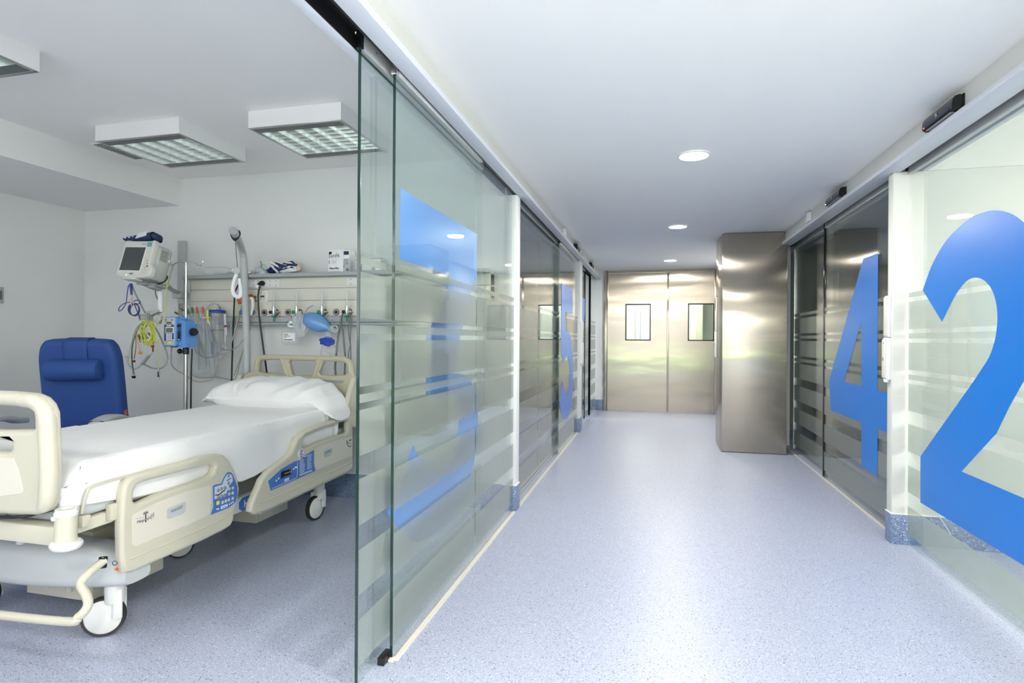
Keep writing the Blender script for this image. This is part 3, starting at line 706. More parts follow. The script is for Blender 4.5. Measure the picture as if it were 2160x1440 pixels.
def dispenser(o, ux, n, w_, z0, z1, label, tall=True):
    """a white two-part touch unit on a post face: o is the lower middle on the face, n points away from the face"""
    o = Vector(o); ux = Vector(ux); n = Vector(n)
    r = thing('door_opener_unit', label, 'door opener', o, 'white two-part door openers')
    zs = z0 + (z1 - z0) * 0.5
    def bx(u0, u1, d0, d1, za, zb, bev=0.004):
        p = o + ux * u0 + n * d0; q = o + ux * u1 + n * d1
        return B().box(min(p.x, q.x), max(p.x, q.x), min(p.y, q.y), max(p.y, q.y), za, zb, bev=bev)
    bx(-w_ / 2, w_ / 2, 0, 0.020, zs + 0.004, z1).build('upper_box', 'white', r)
    bx(-w_ / 2 + 0.006, w_ / 2 - 0.006, 0.019, 0.027, zs + 0.012, z1 - 0.008, 0.006).build('upper_cover', 'bedinset', r)
    lo = bx(-w_ / 2, w_ / 2, 0, 0.026, z0, zs).build('lower_box', 'white', r)
    bx(-w_ / 2 + 0.005, w_ / 2 - 0.005, 0.025, 0.036, z0 + 0.01, zs - 0.01, 0.006).build('lower_cover', 'bedinset', r)
    c = o + n * 0.016 + Z_ * (z0 - 0.012 - o.z); c.z = z0 - 0.006
    B().lathe([(0.004, -0.012), (0.014, -0.010), (0.017, 0.008)], c, seg=20).build('nozzle', 'frostplastic', r)
    t = o + n * 0.0365; t.z = z0 + (zs - z0) * 0.45
    pm_ = B()
    for k in range(4):
        a_ = t + ux * (-0.006 + 0.004 * k); pm_.tube([a_, a_ + Z_ * (0.022 - 0.004 * (k % 2))], 0.0007, 4)
    pm_.build('printed_mark', 'inkgrey', r)
    t2 = o + n * 0.0365 + ux * 0.008; t2.z = zs - 0.035
    p = B(); p.disc(t2, 0.006, n, 0.0006, 12); p.build('blue_dot', 'panelblue', r)
    return r
dispenser((1.47, 4.108, 1.03), (0, -1, 0), (-1, 0, 0), 0.060, 1.03, 1.565, 'white two-part door opener on the post between the blue 4 and the blue 2')
dispenser((-0.96, 7.86, 0.93), (0, 1, 0), (1, 0, 0), 0.11, 0.93, 1.52, 'white two-part door opener on the second white post on the left')
hd = thing('wall_handset', 'slim white unit on the shaded side of the steel pillar near the double door', 'wall unit', (0.77, 7.42, 1.06))
B().box(0.744, 0.769, 7.385, 7.45, 1.06, 1.38, bev=0.006).build('lower_case', 'white', hd)
B().box(0.756, 0.769, 7.40, 7.44, 1.385, 1.80, bev=0.004).build('upper_cover', 'whitetrim', hd)
B().box(0.7425, 0.7445, 7.41, 7.425, 1.19, 1.23).build('grey_badge', 'inkgrey', hd)

# white cord behind the near right door, wall to floor
cw = [Vector((1.72, 4.045, 0.20)), Vector((1.724, 3.97, 0.165)), Vector((1.731, 3.86, 0.10)), Vector((1.738, 3.75, 0.045)), Vector((1.743, 3.66, 0.004))]
tag(B().tube(cw, 0.0035, 8, smooth=6).build('cord', 'white'), 'thin white cord curving from the wall base to the floor behind the blue 2 door', 'cord')
# socket on the far left wall
so = thing('wall_socket', 'grey wall socket at the left edge, above the blue chair', 'socket', (XL, 3.03, 1.6))
p0 = onX(0, 605, XL); p1 = onX(6, 640, XL)
B().box(XL, XL + 0.012, p1.y - 0.11, p1.y, p1.z, p0.z, bev=0.003).build('face_plate', 'unitgrey', so)
B().box(XL + 0.011, XL + 0.015, p1.y - 0.095, p1.y - 0.014, p1.z + 0.03, p0.z - 0.03, bev=0.002).build('socket_insert', 'darkgrey', so)

# ------------------------------------------------------------------ hospital bed
BX = -2.64; YF = 1.63; YH = 3.83; XRAIL = -2.12
bed = thing('hospital_bed', 'cream electric hospital bed with four side rails beside the open glass door', 'hospital bed', (BX, 2.73, 0))
def mir(lp): return lp + [(2 * BX - x, z) for x, z in reversed(lp)]
FB_OUT = [(-2.402, 1.067), (-2.326, 1.066), (-2.246, 1.062), (-2.206, 1.05), (-2.177, 1.027), (-2.159, 0.993), (-2.154, 0.929), (-2.150, 0.854), (-2.148, 0.779), (-2.152, 0.704), (-2.159, 0.654), (-2.178, 0.626), (-2.227, 0.609), (-2.398, 0.599)]
FB_HOLE = [(-2.402, 1.022), (-2.29, 1.021), (-2.255, 1.011), (-2.238, 0.99), (-2.233, 0.964), (-2.232, 0.933), (-2.24, 0.928), (-2.401, 0.918)]
FB_SLOT = [(-2.4, 0.880), (-2.355, 0.879), (-2.342, 0.869), (-2.340, 0.856), (-2.347, 0.845), (-2.36, 0.839), (-2.4, 0.836)]
FB_PANEL = [(-2.4, 0.815), (-2.324, 0.82), (-2.298, 0.778), (-2.278, 0.714), (-2.275, 0.699), (-2.283, 0.689), (-2.399, 0.669)]
ftb = shape('footboard', [mir(FB_OUT), mir(FB_HOLE), mir(FB_SLOT)], (0, YF + 0.022, 0), X_, Z_, 0.056, 'bedcream', bed, 0.022, 3)
shape('footboard_inset', [mir(FB_PANEL)], (0, YF - 0.0065, 0), X_, Z_, 0.003, 'bedinset', ftb, 0.001, 1)
b = B()
for s in (1, -1):
    ctr = [(-2.30, 1.035), (-2.245, 1.032), (-2.20, 1.008), (-2.183, 0.965), (-2.178, 0.88), (-2.172, 0.78), (-2.178, 0.68), (-2.20, 0.635)]
    b.tube([((x if s > 0 else 2 * BX - x), YF + 0.010, z) for x, z in ctr], [0.026, 0.029, 0.030, 0.031, 0.031, 0.031, 0.031, 0.022], 12, smooth=4)
b.tube([(-2.30, YF + 0.010, 1.038), (2 * BX + 2.30, YF + 0.010, 1.038)], 0.026, 12)
b.build('footboard_grip_rim', 'bedcream', ftb)
HB_OUT = [(-3.15, 0.60), (-3.15, 0.915), (-3.131, 0.959), (-3.097, 0.994), (-3.036, 1.012), (-3.028, 1.048), (-3.009, 1.106), (-2.959, 1.135), (-2.816, 1.140), (-2.601, 1.139), (-2.32, 1.136), (-2.236, 1.131), (-2.19, 1.109), (-2.17, 1.063), (-2.164, 1.008), (-2.149, 0.981), (-2.15, 0.60)]
HB_H = [[(-2.98, 1.01), (-2.978, 1.073), (-2.959, 1.095), (-2.789, 1.102), (-2.762, 1.067), (-2.737, 1.01), (-2.745, 0.987), (-2.826, 0.992), (-2.925, 1.0)],
        [(-2.708, 1.087), (-2.697, 1.101), (-2.501, 1.101), (-2.479, 1.081), (-2.505, 0.992), (-2.526, 0.985), (-2.67, 0.984), (-2.683, 0.997)],
        [(-2.412, 1.098), (-2.241, 1.094), (-2.218, 1.067), (-2.212, 1.021), (-2.232, 1.0), (-2.338, 0.991), (-2.432, 0.993), (-2.45, 1.012)]]
hdb = shape('headboard', [HB_OUT] + HB_H, (0, YH + 0.02, 0), X_, Z_, 0.044, 'beddark', bed, 0.016, 3)
b = B()
b.tube([(-3.0, YH + 0.012, 1.01), (-2.998, YH + 0.012, 1.075), (-2.962, YH + 0.012, 1.116), (-2.80, YH + 0.012, 1.121), (-2.60, YH + 0.012, 1.120), (-2.30, YH + 0.012, 1.117), (-2.235, YH + 0.012, 1.112), (-2.198, YH + 0.012, 1.075), (-2.19, YH + 0.012, 1.01)], 0.0215, 10, smooth=3)
for p, q in (((-2.775, 1.115), (-2.72, 0.975)), ((-2.445, 1.115), (-2.49, 0.975))): b.tube([(p[0], YH + 0.012, p[1]), (q[0], YH + 0.012, q[1])], 0.021, 10)
b.build('headboard_grip_rim', 'beddark', hdb)
b = B()
for x in (-3.145, -2.155):
    b = B(); b.prism([(0, 0.62), (-0.13, 0.62), (-0.13, 0.80), (-0.09, 0.88), (-0.03, 0.975), (0, 0.985)], (x + 0.018, YH + 0.02, 0), Y_, Z_, -0.036); b.build('headboard_wing', 'bedcream', hdb)
shape('headboard_slot', [[(-2.42, 0.958), (-2.25, 0.958), (-2.24, 0.948), (-2.25, 0.936), (-2.42, 0.936)]], (0, YH - 0.004, 0), X_, Z_, 0.003, 'midgrey', hdb, smooth=0)

FR_OUT = [(1.905, 0.298), (1.893, 0.354), (1.889, 0.493), (1.897, 0.625), (1.904, 0.658), (1.921, 0.680), (1.952, 0.693), (2.062, 0.695), (2.254, 0.692), (2.307, 0.697), (2.431, 0.688), (2.471, 0.674), (2.505, 0.641), (2.547, 0.577), (2.576, 0.515), (2.587, 0.472), (2.577, 0.424), (2.552, 0.371), (2.542, 0.318), (2.522, 0.295), (2.474, 0.288), (2.34, 0.283), (2.115, 0.283), (1.95, 0.284)]
FR_HOLE = [(1.95, 0.586), (1.952, 0.626), (1.966, 0.647), (1.994, 0.652), (2.165, 0.650), (2.393, 0.647), (2.413, 0.629), (2.4, 0.603), (2.369, 0.589), (2.278, 0.584), (2.166, 0.583), (2.062, 0.579), (1.995, 0.570), (1.962, 0.567)]
FR_PANEL = [(1.94, 0.521), (1.949, 0.528), (2.063, 0.546), (2.221, 0.552), (2.363, 0.546), (2.378, 0.535), (2.382, 0.458), (2.37, 0.40), (2.251, 0.392), (2.039, 0.390), (1.959, 0.388), (1.943, 0.40)]
FR_BLUE = [(2.379, 0.397), (2.395, 0.431), (2.391, 0.536), (2.407, 0.539), (2.448, 0.535), (2.468, 0.565), (2.49, 0.582), (2.515, 0.577), (2.53, 0.561), (2.562, 0.493), (2.566, 0.447), (2.549, 0.412), (2.5, 0.396)]
FR_GREY = [(2.401, 0.529), (2.452, 0.528), (2.472, 0.56), (2.488, 0.572), (2.509, 0.569), (2.523, 0.555), (2.527, 0.527), (2.499, 0.509), (2.479, 0.47), (2.401, 0.467)]
FR_REC = [(2.114, 0.498), (2.129, 0.505), (2.216, 0.507), (2.222, 0.498), (2.219, 0.461), (2.2, 0.453), (2.124, 0.455), (2.114, 0.463)]
FR_BTN = [(2.497, 0.561), (2.497, 0.524), (2.425, 0.506), (2.447, 0.508), (2.47, 0.508), (2.425, 0.47), (2.448, 0.47), (2.47, 0.469), (2.502, 0.494), (2.527, 0.492), (2.502, 0.468), (2.527, 0.466), (2.456, 0.437), (2.478, 0.438), (2.499, 0.438), (2.527, 0.438)]
HR_OUT = [(2.67, 0.325), (2.677, 0.365), (2.711, 0.412), (2.76, 0.480), (2.818, 0.514), (2.926, 0.542), (3.024, 0.570), (3.057, 0.614), (3.091, 0.656), (3.162, 0.686), (3.323, 0.703), (3.531, 0.712), (3.727, 0.714), (3.758, 0.698), (3.764, 0.335), (3.745, 0.316), (3.70, 0.309), (3.278, 0.297), (2.776, 0.289), (2.705, 0.296)]
HR_HOLE = [(3.145, 0.600), (3.145, 0.641), (3.181, 0.661), (3.323, 0.672), (3.532, 0.681), (3.674, 0.681), (3.69, 0.668), (3.687, 0.610), (3.657, 0.594), (3.478, 0.595), (3.324, 0.592), (3.2, 0.583), (3.163, 0.583)]
HR_BLUE = [(2.811, 0.459), (2.926, 0.500), (3.058, 0.519), (3.11, 0.516), (3.164, 0.535), (3.261, 0.551), (3.258, 0.467), (3.277, 0.412), (2.834, 0.399)]
HR_PANEL = [(3.281, 0.553), (3.375, 0.563), (3.589, 0.565), (3.747, 0.558), (3.746, 0.426), (3.735, 0.418), (3.535, 0.414), (3.306, 0.411), (3.28, 0.434)]
HR_REC = [(3.375, 0.524), (3.38, 0.526), (3.469, 0.526), (3.476, 0.49), (3.448, 0.478), (3.386, 0.477), (3.372, 0.493)]

def rim_tube(lp, x, r):
    b = B(); b.tube([(x, p[0], p[1]) for p in lp], r, 8, closed=True); return b

def rails(side):
    xo = XRAIL if side > 0 else 2 * BX - XRAIL
    sg = side
    xs = xo - sg * 0.021; xf = xo + sg * 0.0012
    near = side > 0
    R1 = shape('side_rail', [FR_OUT, FR_HOLE], (xs, 0, 0), Y_, Z_, 0.044, 'bedcream', bed, 0.016, 3)
    R2 = shape('side_rail', [HR_OUT, HR_HOLE], (xs, 0, 0), Y_, Z_, 0.044, 'bedcream', bed, 0.016, 3)
    if not near: return
    shape('rail_inset', [FR_PANEL], (xf, 0, 0), Y_, Z_, 0.003, 'bedinset', R1, 0.001, 1)
    shape('rail_inset', [HR_PANEL], (xf, 0, 0), Y_, Z_, 0.003, 'bedinset', R2, 0.001, 1)
    for R_, lp in ((R1, FR_REC), (R2, HR_REC)):
        shape('grip_recess', [lp], (xf + 0.002, 0, 0), Y_, Z_, 0.003, 'bedgrey', R_, 0.001, 1)
        cy = sum(p[0] for p in lp) / len(lp); cz = sum(p[1] for p in lp) / len(lp)
        B().prism([(-0.035, 0.004), (-0.028, -0.006), (0.028, -0.004), (0.035, 0.010)], (xf + 0.0035, cy, cz + 0.006), Y_, Z_, 0.0025).build('grip_shadow_line', 'midgrey', R_)
    for R_, pts in ((R1, [(1.93, 0.345), (2.20, 0.345), (2.40, 0.348), (2.53, 0.362)]), (R2, [(2.75, 0.352), (3.1, 0.356), (3.4, 0.364), (3.75, 0.372)])):
        B().tube([(xo - 0.0015, p[0], p[1]) for p in pts], 0.006, 8, smooth=3).build('rail_bead', 'bedcream', R_)
        B().tube([(xo - 0.018, pts[0][0] + 0.02, 0.286), (xo - 0.018, pts[-1][0] - 0.06, 0.290 if R_ is R1 else 0.305)], 0.006, 8).build('rail_lower_edge', 'bedgrey', R_)
    # foot rail control panel
    cp = shape('control_panel', [FR_BLUE], (xf, 0, 0), Y_, Z_, 0.004, 'panelblue', R1, 0.001, 1)
    shape('panel_field', [FR_GREY], (xf + 0.0022, 0, 0), Y_, Z_, 0.0012, 'panelpale', cp, smooth=0)
    for y, z in FR_BTN[:8]:
        B().disc((xf + 0.0025, y, z), 0.0095, (1, 0, 0), 0.0012, 16).disc((xf + 0.003, y, z), 0.0072, (1, 0, 0), 0.0022, 16).build('round_button', 'midgrey', cp)
    for y, z in FR_BTN[8:]:
        B().disc((xf + 0.0018, y, z), 0.0085, (1, 0, 0), 0.0018, 14).build('round_button', 'bedcream', cp)
    B().box(xf + 0.001, xf + 0.004, 2.415, 2.434, 0.434, 0.453, bev=0.001).build('yellow_button', 'yellow', cp)
    p = B()
    p.tube([(xf + 0.003, 2.405, 0.488), (xf + 0.003, 2.43, 0.482), (xf + 0.003, 2.447, 0.490), (xf + 0.003, 2.47, 0.496)], 0.003, 6); p.ball((xf + 0.003, 2.478, 0.504), 0.002, 0.006, 0.005, 1); B().tube([(xf + 0.003, 2.482, 0.540), (xf + 0.003, 2.514, 0.546)], 0.002, 6).build('bed_symbol', 'ink', cp)
    p.build('bed_pictogram', 'ink', cp)
    B().box(xf + 0.001, xf + 0.0035, 2.445, 2.492, 0.405, 0.420, bev=0.001).build('name_badge', 'whiteprint', cp)
    text('badge_lettering', 'Hill-Rom', 0.011, (xf + 0.0038, 2.449, 0.4085), Y_, Z_, 'panelblue', cp)
    for y, z in ((2.418, 0.414), (2.428, 0.412), (2.505, 0.414), (2.518, 0.416), (2.53, 0.418)): B().disc((xf + 0.0016, y, z), 0.0042, (1, 0, 0), 0.0016, 10).build('lock_symbol', 'whiteprint', cp)
    tl = B(); tl.tube([(xf + 0.002, 1.962, 0.494), (xf + 0.002, 1.99, 0.489), (xf + 0.002, 2.02, 0.491), (xf + 0.002, 2.045, 0.500)], 0.0042, 6, smooth=3)
    ta = tl.build('angle_gauge', 'midgrey', R1)
    tk = B()
    for i in range(7): tk.box(xf + 0.001, xf + 0.003, 1.962 + i * 0.0135, 1.9635 + i * 0.0135, 0.480 + 0.0007 * (i - 3) ** 2, 0.484 + 0.0007 * (i - 3) ** 2); tk.box(xf + 0.001, xf + 0.003, 1.962 + i * 0.0135, 1.9635 + i * 0.0135, 0.500 + 0.0005 * (i - 3) ** 2, 0.503 + 0.0005 * (i - 3) ** 2)
    tk.box(xf + 0.0025, xf + 0.005, 2.001, 2.004, 0.478, 0.512); tk.box(xf + 0.001, xf + 0.003, 1.992, 2.016, 0.514, 0.517); tk.box(xf + 0.001, xf + 0.003, 1.993, 2.015, 0.520, 0.522)
    tk.build('gauge_markings', 'ink', R1, 0)
    # head rail control panel
    cp = shape('control_panel', [HR_BLUE], (xf, 0, 0), Y_, Z_, 0.004, 'panelblue', R2, 0.001, 1)
    B().lathe([(0.001, 0.003), (0.026, 0.003), (0.030, 0.0)], (xf - 0.0, 3.119, 0.554), (1, 0, 0), 28, True, 1.0, 1.15).build('round_keypad', 'panelpale', cp)
    for z in (0.570, 0.536): B().disc((xf + 0.003, 3.121, z), 0.0085, (1, 0, 0), 0.002, 16).build('round_button', 'midgrey', cp)
    B().tube([(xf + 0.004, 3.108, 0.552), (xf + 0.004, 3.135, 0.555)], 0.0018, 6).build('bed_pictogram', 'ink', cp)
    B().ball((xf + 0.004, 3.14, 0.5555), 0.002, 0.004, 0.004, 2).build('indicator_light', 'led', cp)
    HR_DISP = [(2.923, 0.447), (2.924, 0.476), (2.932, 0.487), (3.012, 0.484), (3.022, 0.474), (3.029, 0.447)]
    ds = shape('display', [HR_DISP], (xf + 0.0025, 0, 0), Y_, Z_, 0.003, 'blackgloss', cp, smooth=0)
    lg = B()
    for i in range(4): lg.box(xf + 0.004, xf + 0.0048, 2.956 + i * 0.014, 2.964 + i * 0.014, 0.466, 0.470)
    lg.build('display_digit', 'yellow', ds, 0)
    lg = B()
    for z in (0.456, 0.466, 0.476): lg.disc((xf + 0.004, 3.017, z), 0.003, (1, 0, 0), 0.0008, 10)
    for i in range(7): lg.box(xf + 0.004, xf + 0.0046, 2.936 + i * 0.0115, 2.940 + i * 0.0115, 0.4505, 0.452)
    for y, z in ((2.882, 0.444), (2.902, 0.452), (3.045, 0.477), (3.062, 0.482), (3.076, 0.48)): lg.disc((xf + 0.002, y, z), 0.006, (1, 0, 0), 0.001, 10)
    lg.tube([(xf + 0.0025, 2.842, 0.408), (xf + 0.0025, 3.07, 0.414), (xf + 0.0025, 3.082, 0.424), (xf + 0.0025, 3.084, 0.512)], 0.0011, 5)
    lg.build('panel_symbol', 'whiteprint', cp, 0)
    B().box(xf + 0.001, xf + 0.0035, 2.958, 3.0, 0.419, 0.434, bev=0.001).build('name_badge', 'whiteprint', cp)
    text('badge_lettering', 'Hill-Rom', 0.0105, (xf + 0.0038, 2.961, 0.4225), Y_, Z_, 'panelblue', cp)
    tx = B()
    for i in range(9):
        z = 0.512 - i * 0.0095; tx.box(xf + 0.0015, xf + 0.0026, 3.105, 3.145 + 0.02 * random.random(), z, z + 0.0028)
        tx.box(xf + 0.0015, xf + 0.0026, 3.185, 3.215 + 0.028 * random.random(), z + 0.006, z + 0.0088)
    tx.box(xf + 0.0015, xf + 0.0026, 3.15, 3.23, 0.5275, 0.531)
    for z in (0.419, 0.426): tx.box(xf + 0.0015, xf + 0.0026, 3.105, 3.24, z, z + 0.003)
    tx.build('printed_lines', 'whiteprint', cp, 0)
    an = B(); an.tube([(xf + 0.002, 3.665, 0.545), (xf + 0.002, 3.672, 0.515), (xf + 0.002, 3.69, 0.496), (xf + 0.002, 3.712, 0.488), (xf + 0.002, 3.725, 0.496)], 0.0025, 6, smooth=2)
    an.prism([(3.692, 0.53), (3.722, 0.532), (3.722, 0.546)], (xf, 0, 0), Y_, Z_, 0.0025)
    for i in range(6): an.box(xf + 0.001, xf + 0.0028, 3.668 + i * 0.010, 3.673 + i * 0.010, 0.526 - 0.004 * i, 0.530 - 0.004 * i)
    an.build('angle_gauge', 'ink', R2, 0)
rails(1); rails(-1)

# frame, deck, column covers, base
b = B()
b.box(-3.06, -2.16, 1.66, 1.73, 0.487, 0.560, bev=0.008); b.box(-2.235, -2.175, 1.70, 3.78, 0.505, 0.555, bev=0.006); b.box(-3.105, -3.045, 1.70, 3.78, 0.505, 0.555, bev=0.006); b.box(-3.06, -2.2, 3.70, 3.78, 0.49, 0.555, bev=0.006)
b.build('upper_frame', 'bedcream', bed)
b = B(); b.box(-3.10, -2.175, 1.70, 3.79, 0.562, 0.625, bev=0.022, seg=3); b.build('mattress_deck', 'bedgrey', bed)
b = B()
b.tube([(-2.165, 1.76, 0.585), (-2.15, 1.765, 0.66), (-2.15, 1.80, 0.685), (-2.15, 1.95, 0.688)], 0.006, 8, smooth=3)
b.box(-2.175, -2.15, 1.75, 1.785, 0.53, 0.575, bev=0.004); b.box(-2.175, -2.145, 1.865, 1.90, 0.52, 0.59, bev=0.006)
b.build('mattress_retainer', 'bedcream', bed)
b = B(); b.box(-2.55, -2.46, 1.64, 1.70, 0.562, 0.615, bev=0.01); b.box(-2.82, -2.73, 1.64, 1.70, 0.562, 0.615, bev=0.01); b.build('footboard_socket', 'bedgrey', bed)
b = B(); b.tube([(-2.9, 1.635, 0.588), (-2.6, 1.632, 0.588), (-2.35, 1.64, 0.590), (-2.26, 1.68, 0.604), (-2.19, 1.76, 0.622)], 0.006, 8, smooth=3); b.build('black_cable', 'black', bed)
for sx_, k in ((-2.125, 1), (2 * BX + 2.125, -1)):
    cup = B().lathe([(0.034, 0.0), (0.036, 0.003), (0.036, 0.016), (0.0355, 0.10), (0.035, 0.120), (0.030, 0.120), (0.030, 0.06)], (sx_, 1.665, 0.502), (0.02 * k, 0, 1), 28).build('corner_socket', 'bedcream', bed)
    B().lathe([(0.029, 0.108), (0.037, 0.108), (0.038, 0.118), (0.034, 0.124), (0.034, 0.132), (0.027, 0.132), (0.027, 0.10)], (sx_, 1.665, 0.502), (0.02 * k, 0, 1), 28, cap=False).build('socket_collar', 'bedwhite', cup)
    B().lathe([(0.022, -0.012), (0.046, -0.012), (0.052, -0.003), (0.052, 0.005), (0.046, 0.013), (0.032, 0.015)], (sx_ + 0.004 * k, 1.665, 0.50), (0.06 * k, 0, 1), 28).build('roller_bumper', 'bedwhite', cup)
    B().lathe([(0.0005, -0.002), (0.007, -0.002), (0.008, 0.011), (0.0005, 0.011)], (sx_ - 0.012 * k, 1.629, 0.600), (0, 0, 1), 14).build('socket_tab', 'bedwhite', cup)
B().lathe([(0.012, -0.022), (0.016, -0.02), (0.018, 0.0)], (-2.39, 1.70, 0.487), (0, 0, 1), 16).build('frame_plug', 'bedgrey', bed)
for y0, y1, x0, x1, nm in ((2.0, 2.38, -2.78, -2.40, 'foot_column'), (3.10, 3.42, -2.80, -2.42, 'head_column')):
    col = B().box(x0, x1, y0, y1, 0.10, 0.30, bev=0.006).build(nm, 'bedinset' if False else 'bedcream', bed)
    m_ = B(); m_.box(x0 - 0.004, x1 + 0.004, y0 - 0.004, y1 + 0.004, 0.29, 0.415, bev=0.008); m_.box(x1 - 0.02, x1 + 0.009, y0 + 0.08, y1 - 0.08, 0.30, 0.40, bev=0.006); m_.build('column_sleeve', 'bedcover', col)
    m_ = B(); m_.box(x0 + 0.01, x1 - 0.008, y0 + 0.01, y1 - 0.01, 0.40, 0.51, bev=0.008); m_.box(x1 - 0.03, x1 - 0.003, y0 + 0.1, y1 - 0.1, 0.41, 0.495, bev=0.006); m_.build('column_sleeve', 'bedcover', col)
for x in (-2.655, -2.52): B().tube([(x, 1.994, 0.14), (x, 1.994, 0.29)], 0.013, 12).build('column_rib', 'bedcream', bed)
B().disc((-2.585, 1.997, 0.185), 0.008, (0, -1, 0), 0.003, 14).build('column_screw', 'midgrey', bed)

def bow(yc, sgn, lo=0.212):
    """moulded cover across the castors: bulges toward the end of the bed"""
    def fn(u, v):
        x = BX - 0.50 + 1.0 * u; t = abs(2 * u - 1)
        depth = 0.225 - 0.10 * t ** 3; yo = yc - sgn * 0.055 * (1 - t ** 2)
        top = (0.402 if sgn > 0 else 0.44) - 0.05 * t ** 3; low = lo + 0.012 * t ** 1.5
        a = -0.5 * PI + 2 * PI * v
        ca, sa = math.cos(a), math.sin(a)
        e = 0.55
        px = math.copysign(abs(ca) ** e, ca); pz = math.copysign(abs(sa) ** e, sa)
        tp = 1.0 - 0.06 * (t > 0.98)
        return (x, yo + sgn * 0.06 - sgn * depth * 0.5 * px * (1.0 - 0.14 * pz) * tp, (top + low) / 2 + (top - low) / 2 * pz * tp)
    g = B(); g.grid(fn, 41, 25)
    n0 = len(g.bm.verts)
    g.bm.verts.ensure_lookup_table()
    for i in (0, 40):
        loop = [g.bm.verts[i * 25 + j] for j in range(24)]
        try: g.bm.faces.new(loop)
        except Exception: pass
    bmesh.ops.remove_doubles(g.bm, verts=g.bm.verts[:], dist=0.0005)
    return g
bc = bow(1.93, 1).build('castor_cover', 'bedgrey', bed, 50)
bh = bow(3.56, -1, 0.285).build('castor_cover', 'bedgrey', bed, 50)
B().tube([(-2.150, 1.838, 0.385), (-2.150, 1.833, 0.345)], 0.016, 12).build('pedal_slot', 'black', bc)
pp = B(); pp.prism([(-0.012, 0.0), (0.0, 0.010), (0.010, 0.002), (0.004, -0.004), (0.012, -0.010), (0, -0.004)], (-2.120, 1.872, 0.325), (0.94, 0.34, 0), Z_, 0.001); pp.build('arrow_mark', 'orange', bc, 0)
pp = B(); pp.tube([(-2.126 + 0.009 * math.cos(a), 1.868 + 0.003 * math.cos(a), 0.352 + 0.009 * math.sin(a)) for a in [2 * PI * k / 12 for k in range(12)]], 0.0014, 5, closed=True); pp.build('wheel_mark', 'ink', bc, 0)
lb = B(); lb.box(-2.30, -2.22, 2.05, 3.45, 0.30, 0.385, bev=0.012); lb.box(2 * BX + 2.22, 2 * BX + 2.30, 2.05, 3.45, 0.30, 0.385, bev=0.012); lb.box(-3.0, -2.28, 2.66, 2.86, 0.31, 0.37, bev=0.01)
lbo = lb.build('base_beam', 'bedwhite', bed)
shape('maker_badge', [[(2.725, 0.305), (2.70, 0.325), (2.70, 0.36), (2.725, 0.38), (3.03, 0.38), (3.05, 0.36), (3.05, 0.325), (3.03, 0.305)]], (-2.2185, 0, 0), Y_, Z_, 0.003, 'panelblue', lbo, smooth=0)
text('badge_lettering', 'Hill-Rom', 0.056, (-2.2165, 2.735, 0.323), Y_, Z_, 'whiteprint', lbo, bold=0.001)
b = B()
b.tube([(-2.147, 1.84, 0.372), (-2.150, 1.775, 0.345), (-2.150, 1.745, 0.315), (-2.105, 1.73, 0.285), (-2.085, 1.72, 0.25), (-2.105, 1.70, 0.215), (-2.165, 1.69, 0.195), (-2.64, 1.662, 0.195), (2 * BX + 2.165, 1.69, 0.195), (2 * BX + 2.085, 1.72, 0.25), (2 * BX + 2.105, 1.73, 0.285), (2 * BX + 2.147, 1.84, 0.372)], 0.0165, 12, smooth=5)
b.build('brake_pedal_bar', 'bedcream', bed)

def castor(x, y, ang, name='castor', r=0.083, yellow=False):
    q = Matrix.Translation((x, y, 0)) @ Matrix.Rotation(ang, 4, 'Z')
    g = B(q)
    g.lathe([(0.036, 0.0), (0.038, 0.004), (0.038, 0.12), (0.036, 0.16)], (0, 0, 0.14), (0, 0, 1), 20)
    g.box(0.019, 0.033, 0.0, 0.036, 0.075, 0.2, bev=0.008); g.box(-0.036, -0.022, -0.05, 0.036, 0.055, 0.19, bev=0.008)
    fk = g.build(name, 'bedwhite', bed)
    B(q).lathe([(r - 0.012, -0.014), (r - 0.002, -0.016), (r, -0.008), (r, 0.008), (r - 0.002, 0.016), (r - 0.012, 0.014), (r - 0.012, -0.014)], (0, -0.040, r), (1, 0, 0), 36, cap=False).build('tyre', 'rubber', fk)
    B(q).lathe([(0.001, -0.020), (r - 0.02, -0.018), (r - 0.011, -0.012), (r - 0.011, 0.012), (r - 0.02, 0.018), (0.001, 0.020)], (0, -0.040, r), (1, 0, 0), 36, cap=False).build('wheel_disc', 'bedwhite', fk)
    if yellow: B(q).lathe([(0.0395, 0), (0.041, 0.004), (0.0395, 0.008)], (0, 0, 0.245), (0, 0, 1), 24, cap=False).build('yellow_ring', 'yellow', fk)
castor(-2.235, 1.965, math.radians(-58)); castor(2 * BX + 2.29, 1.99, math.radians(-70)); castor(-2.285, 3.585, math.radians(-8), yellow=True); castor(2 * BX + 2.29, 3.585, math.radians(12))
castor(-2.62, 2.765, math.radians(-38), 'steering_castor', 0.075)

# mattress
mt = tag(B().box(-3.06, -2.222, 1.745, 3.79, 0.626, 0.762, bev=0.055, seg=4).build('mattress', 'bedgrey', None), 'pale grey mattress on the bed, almost wholly under the white sheet', 'mattress')
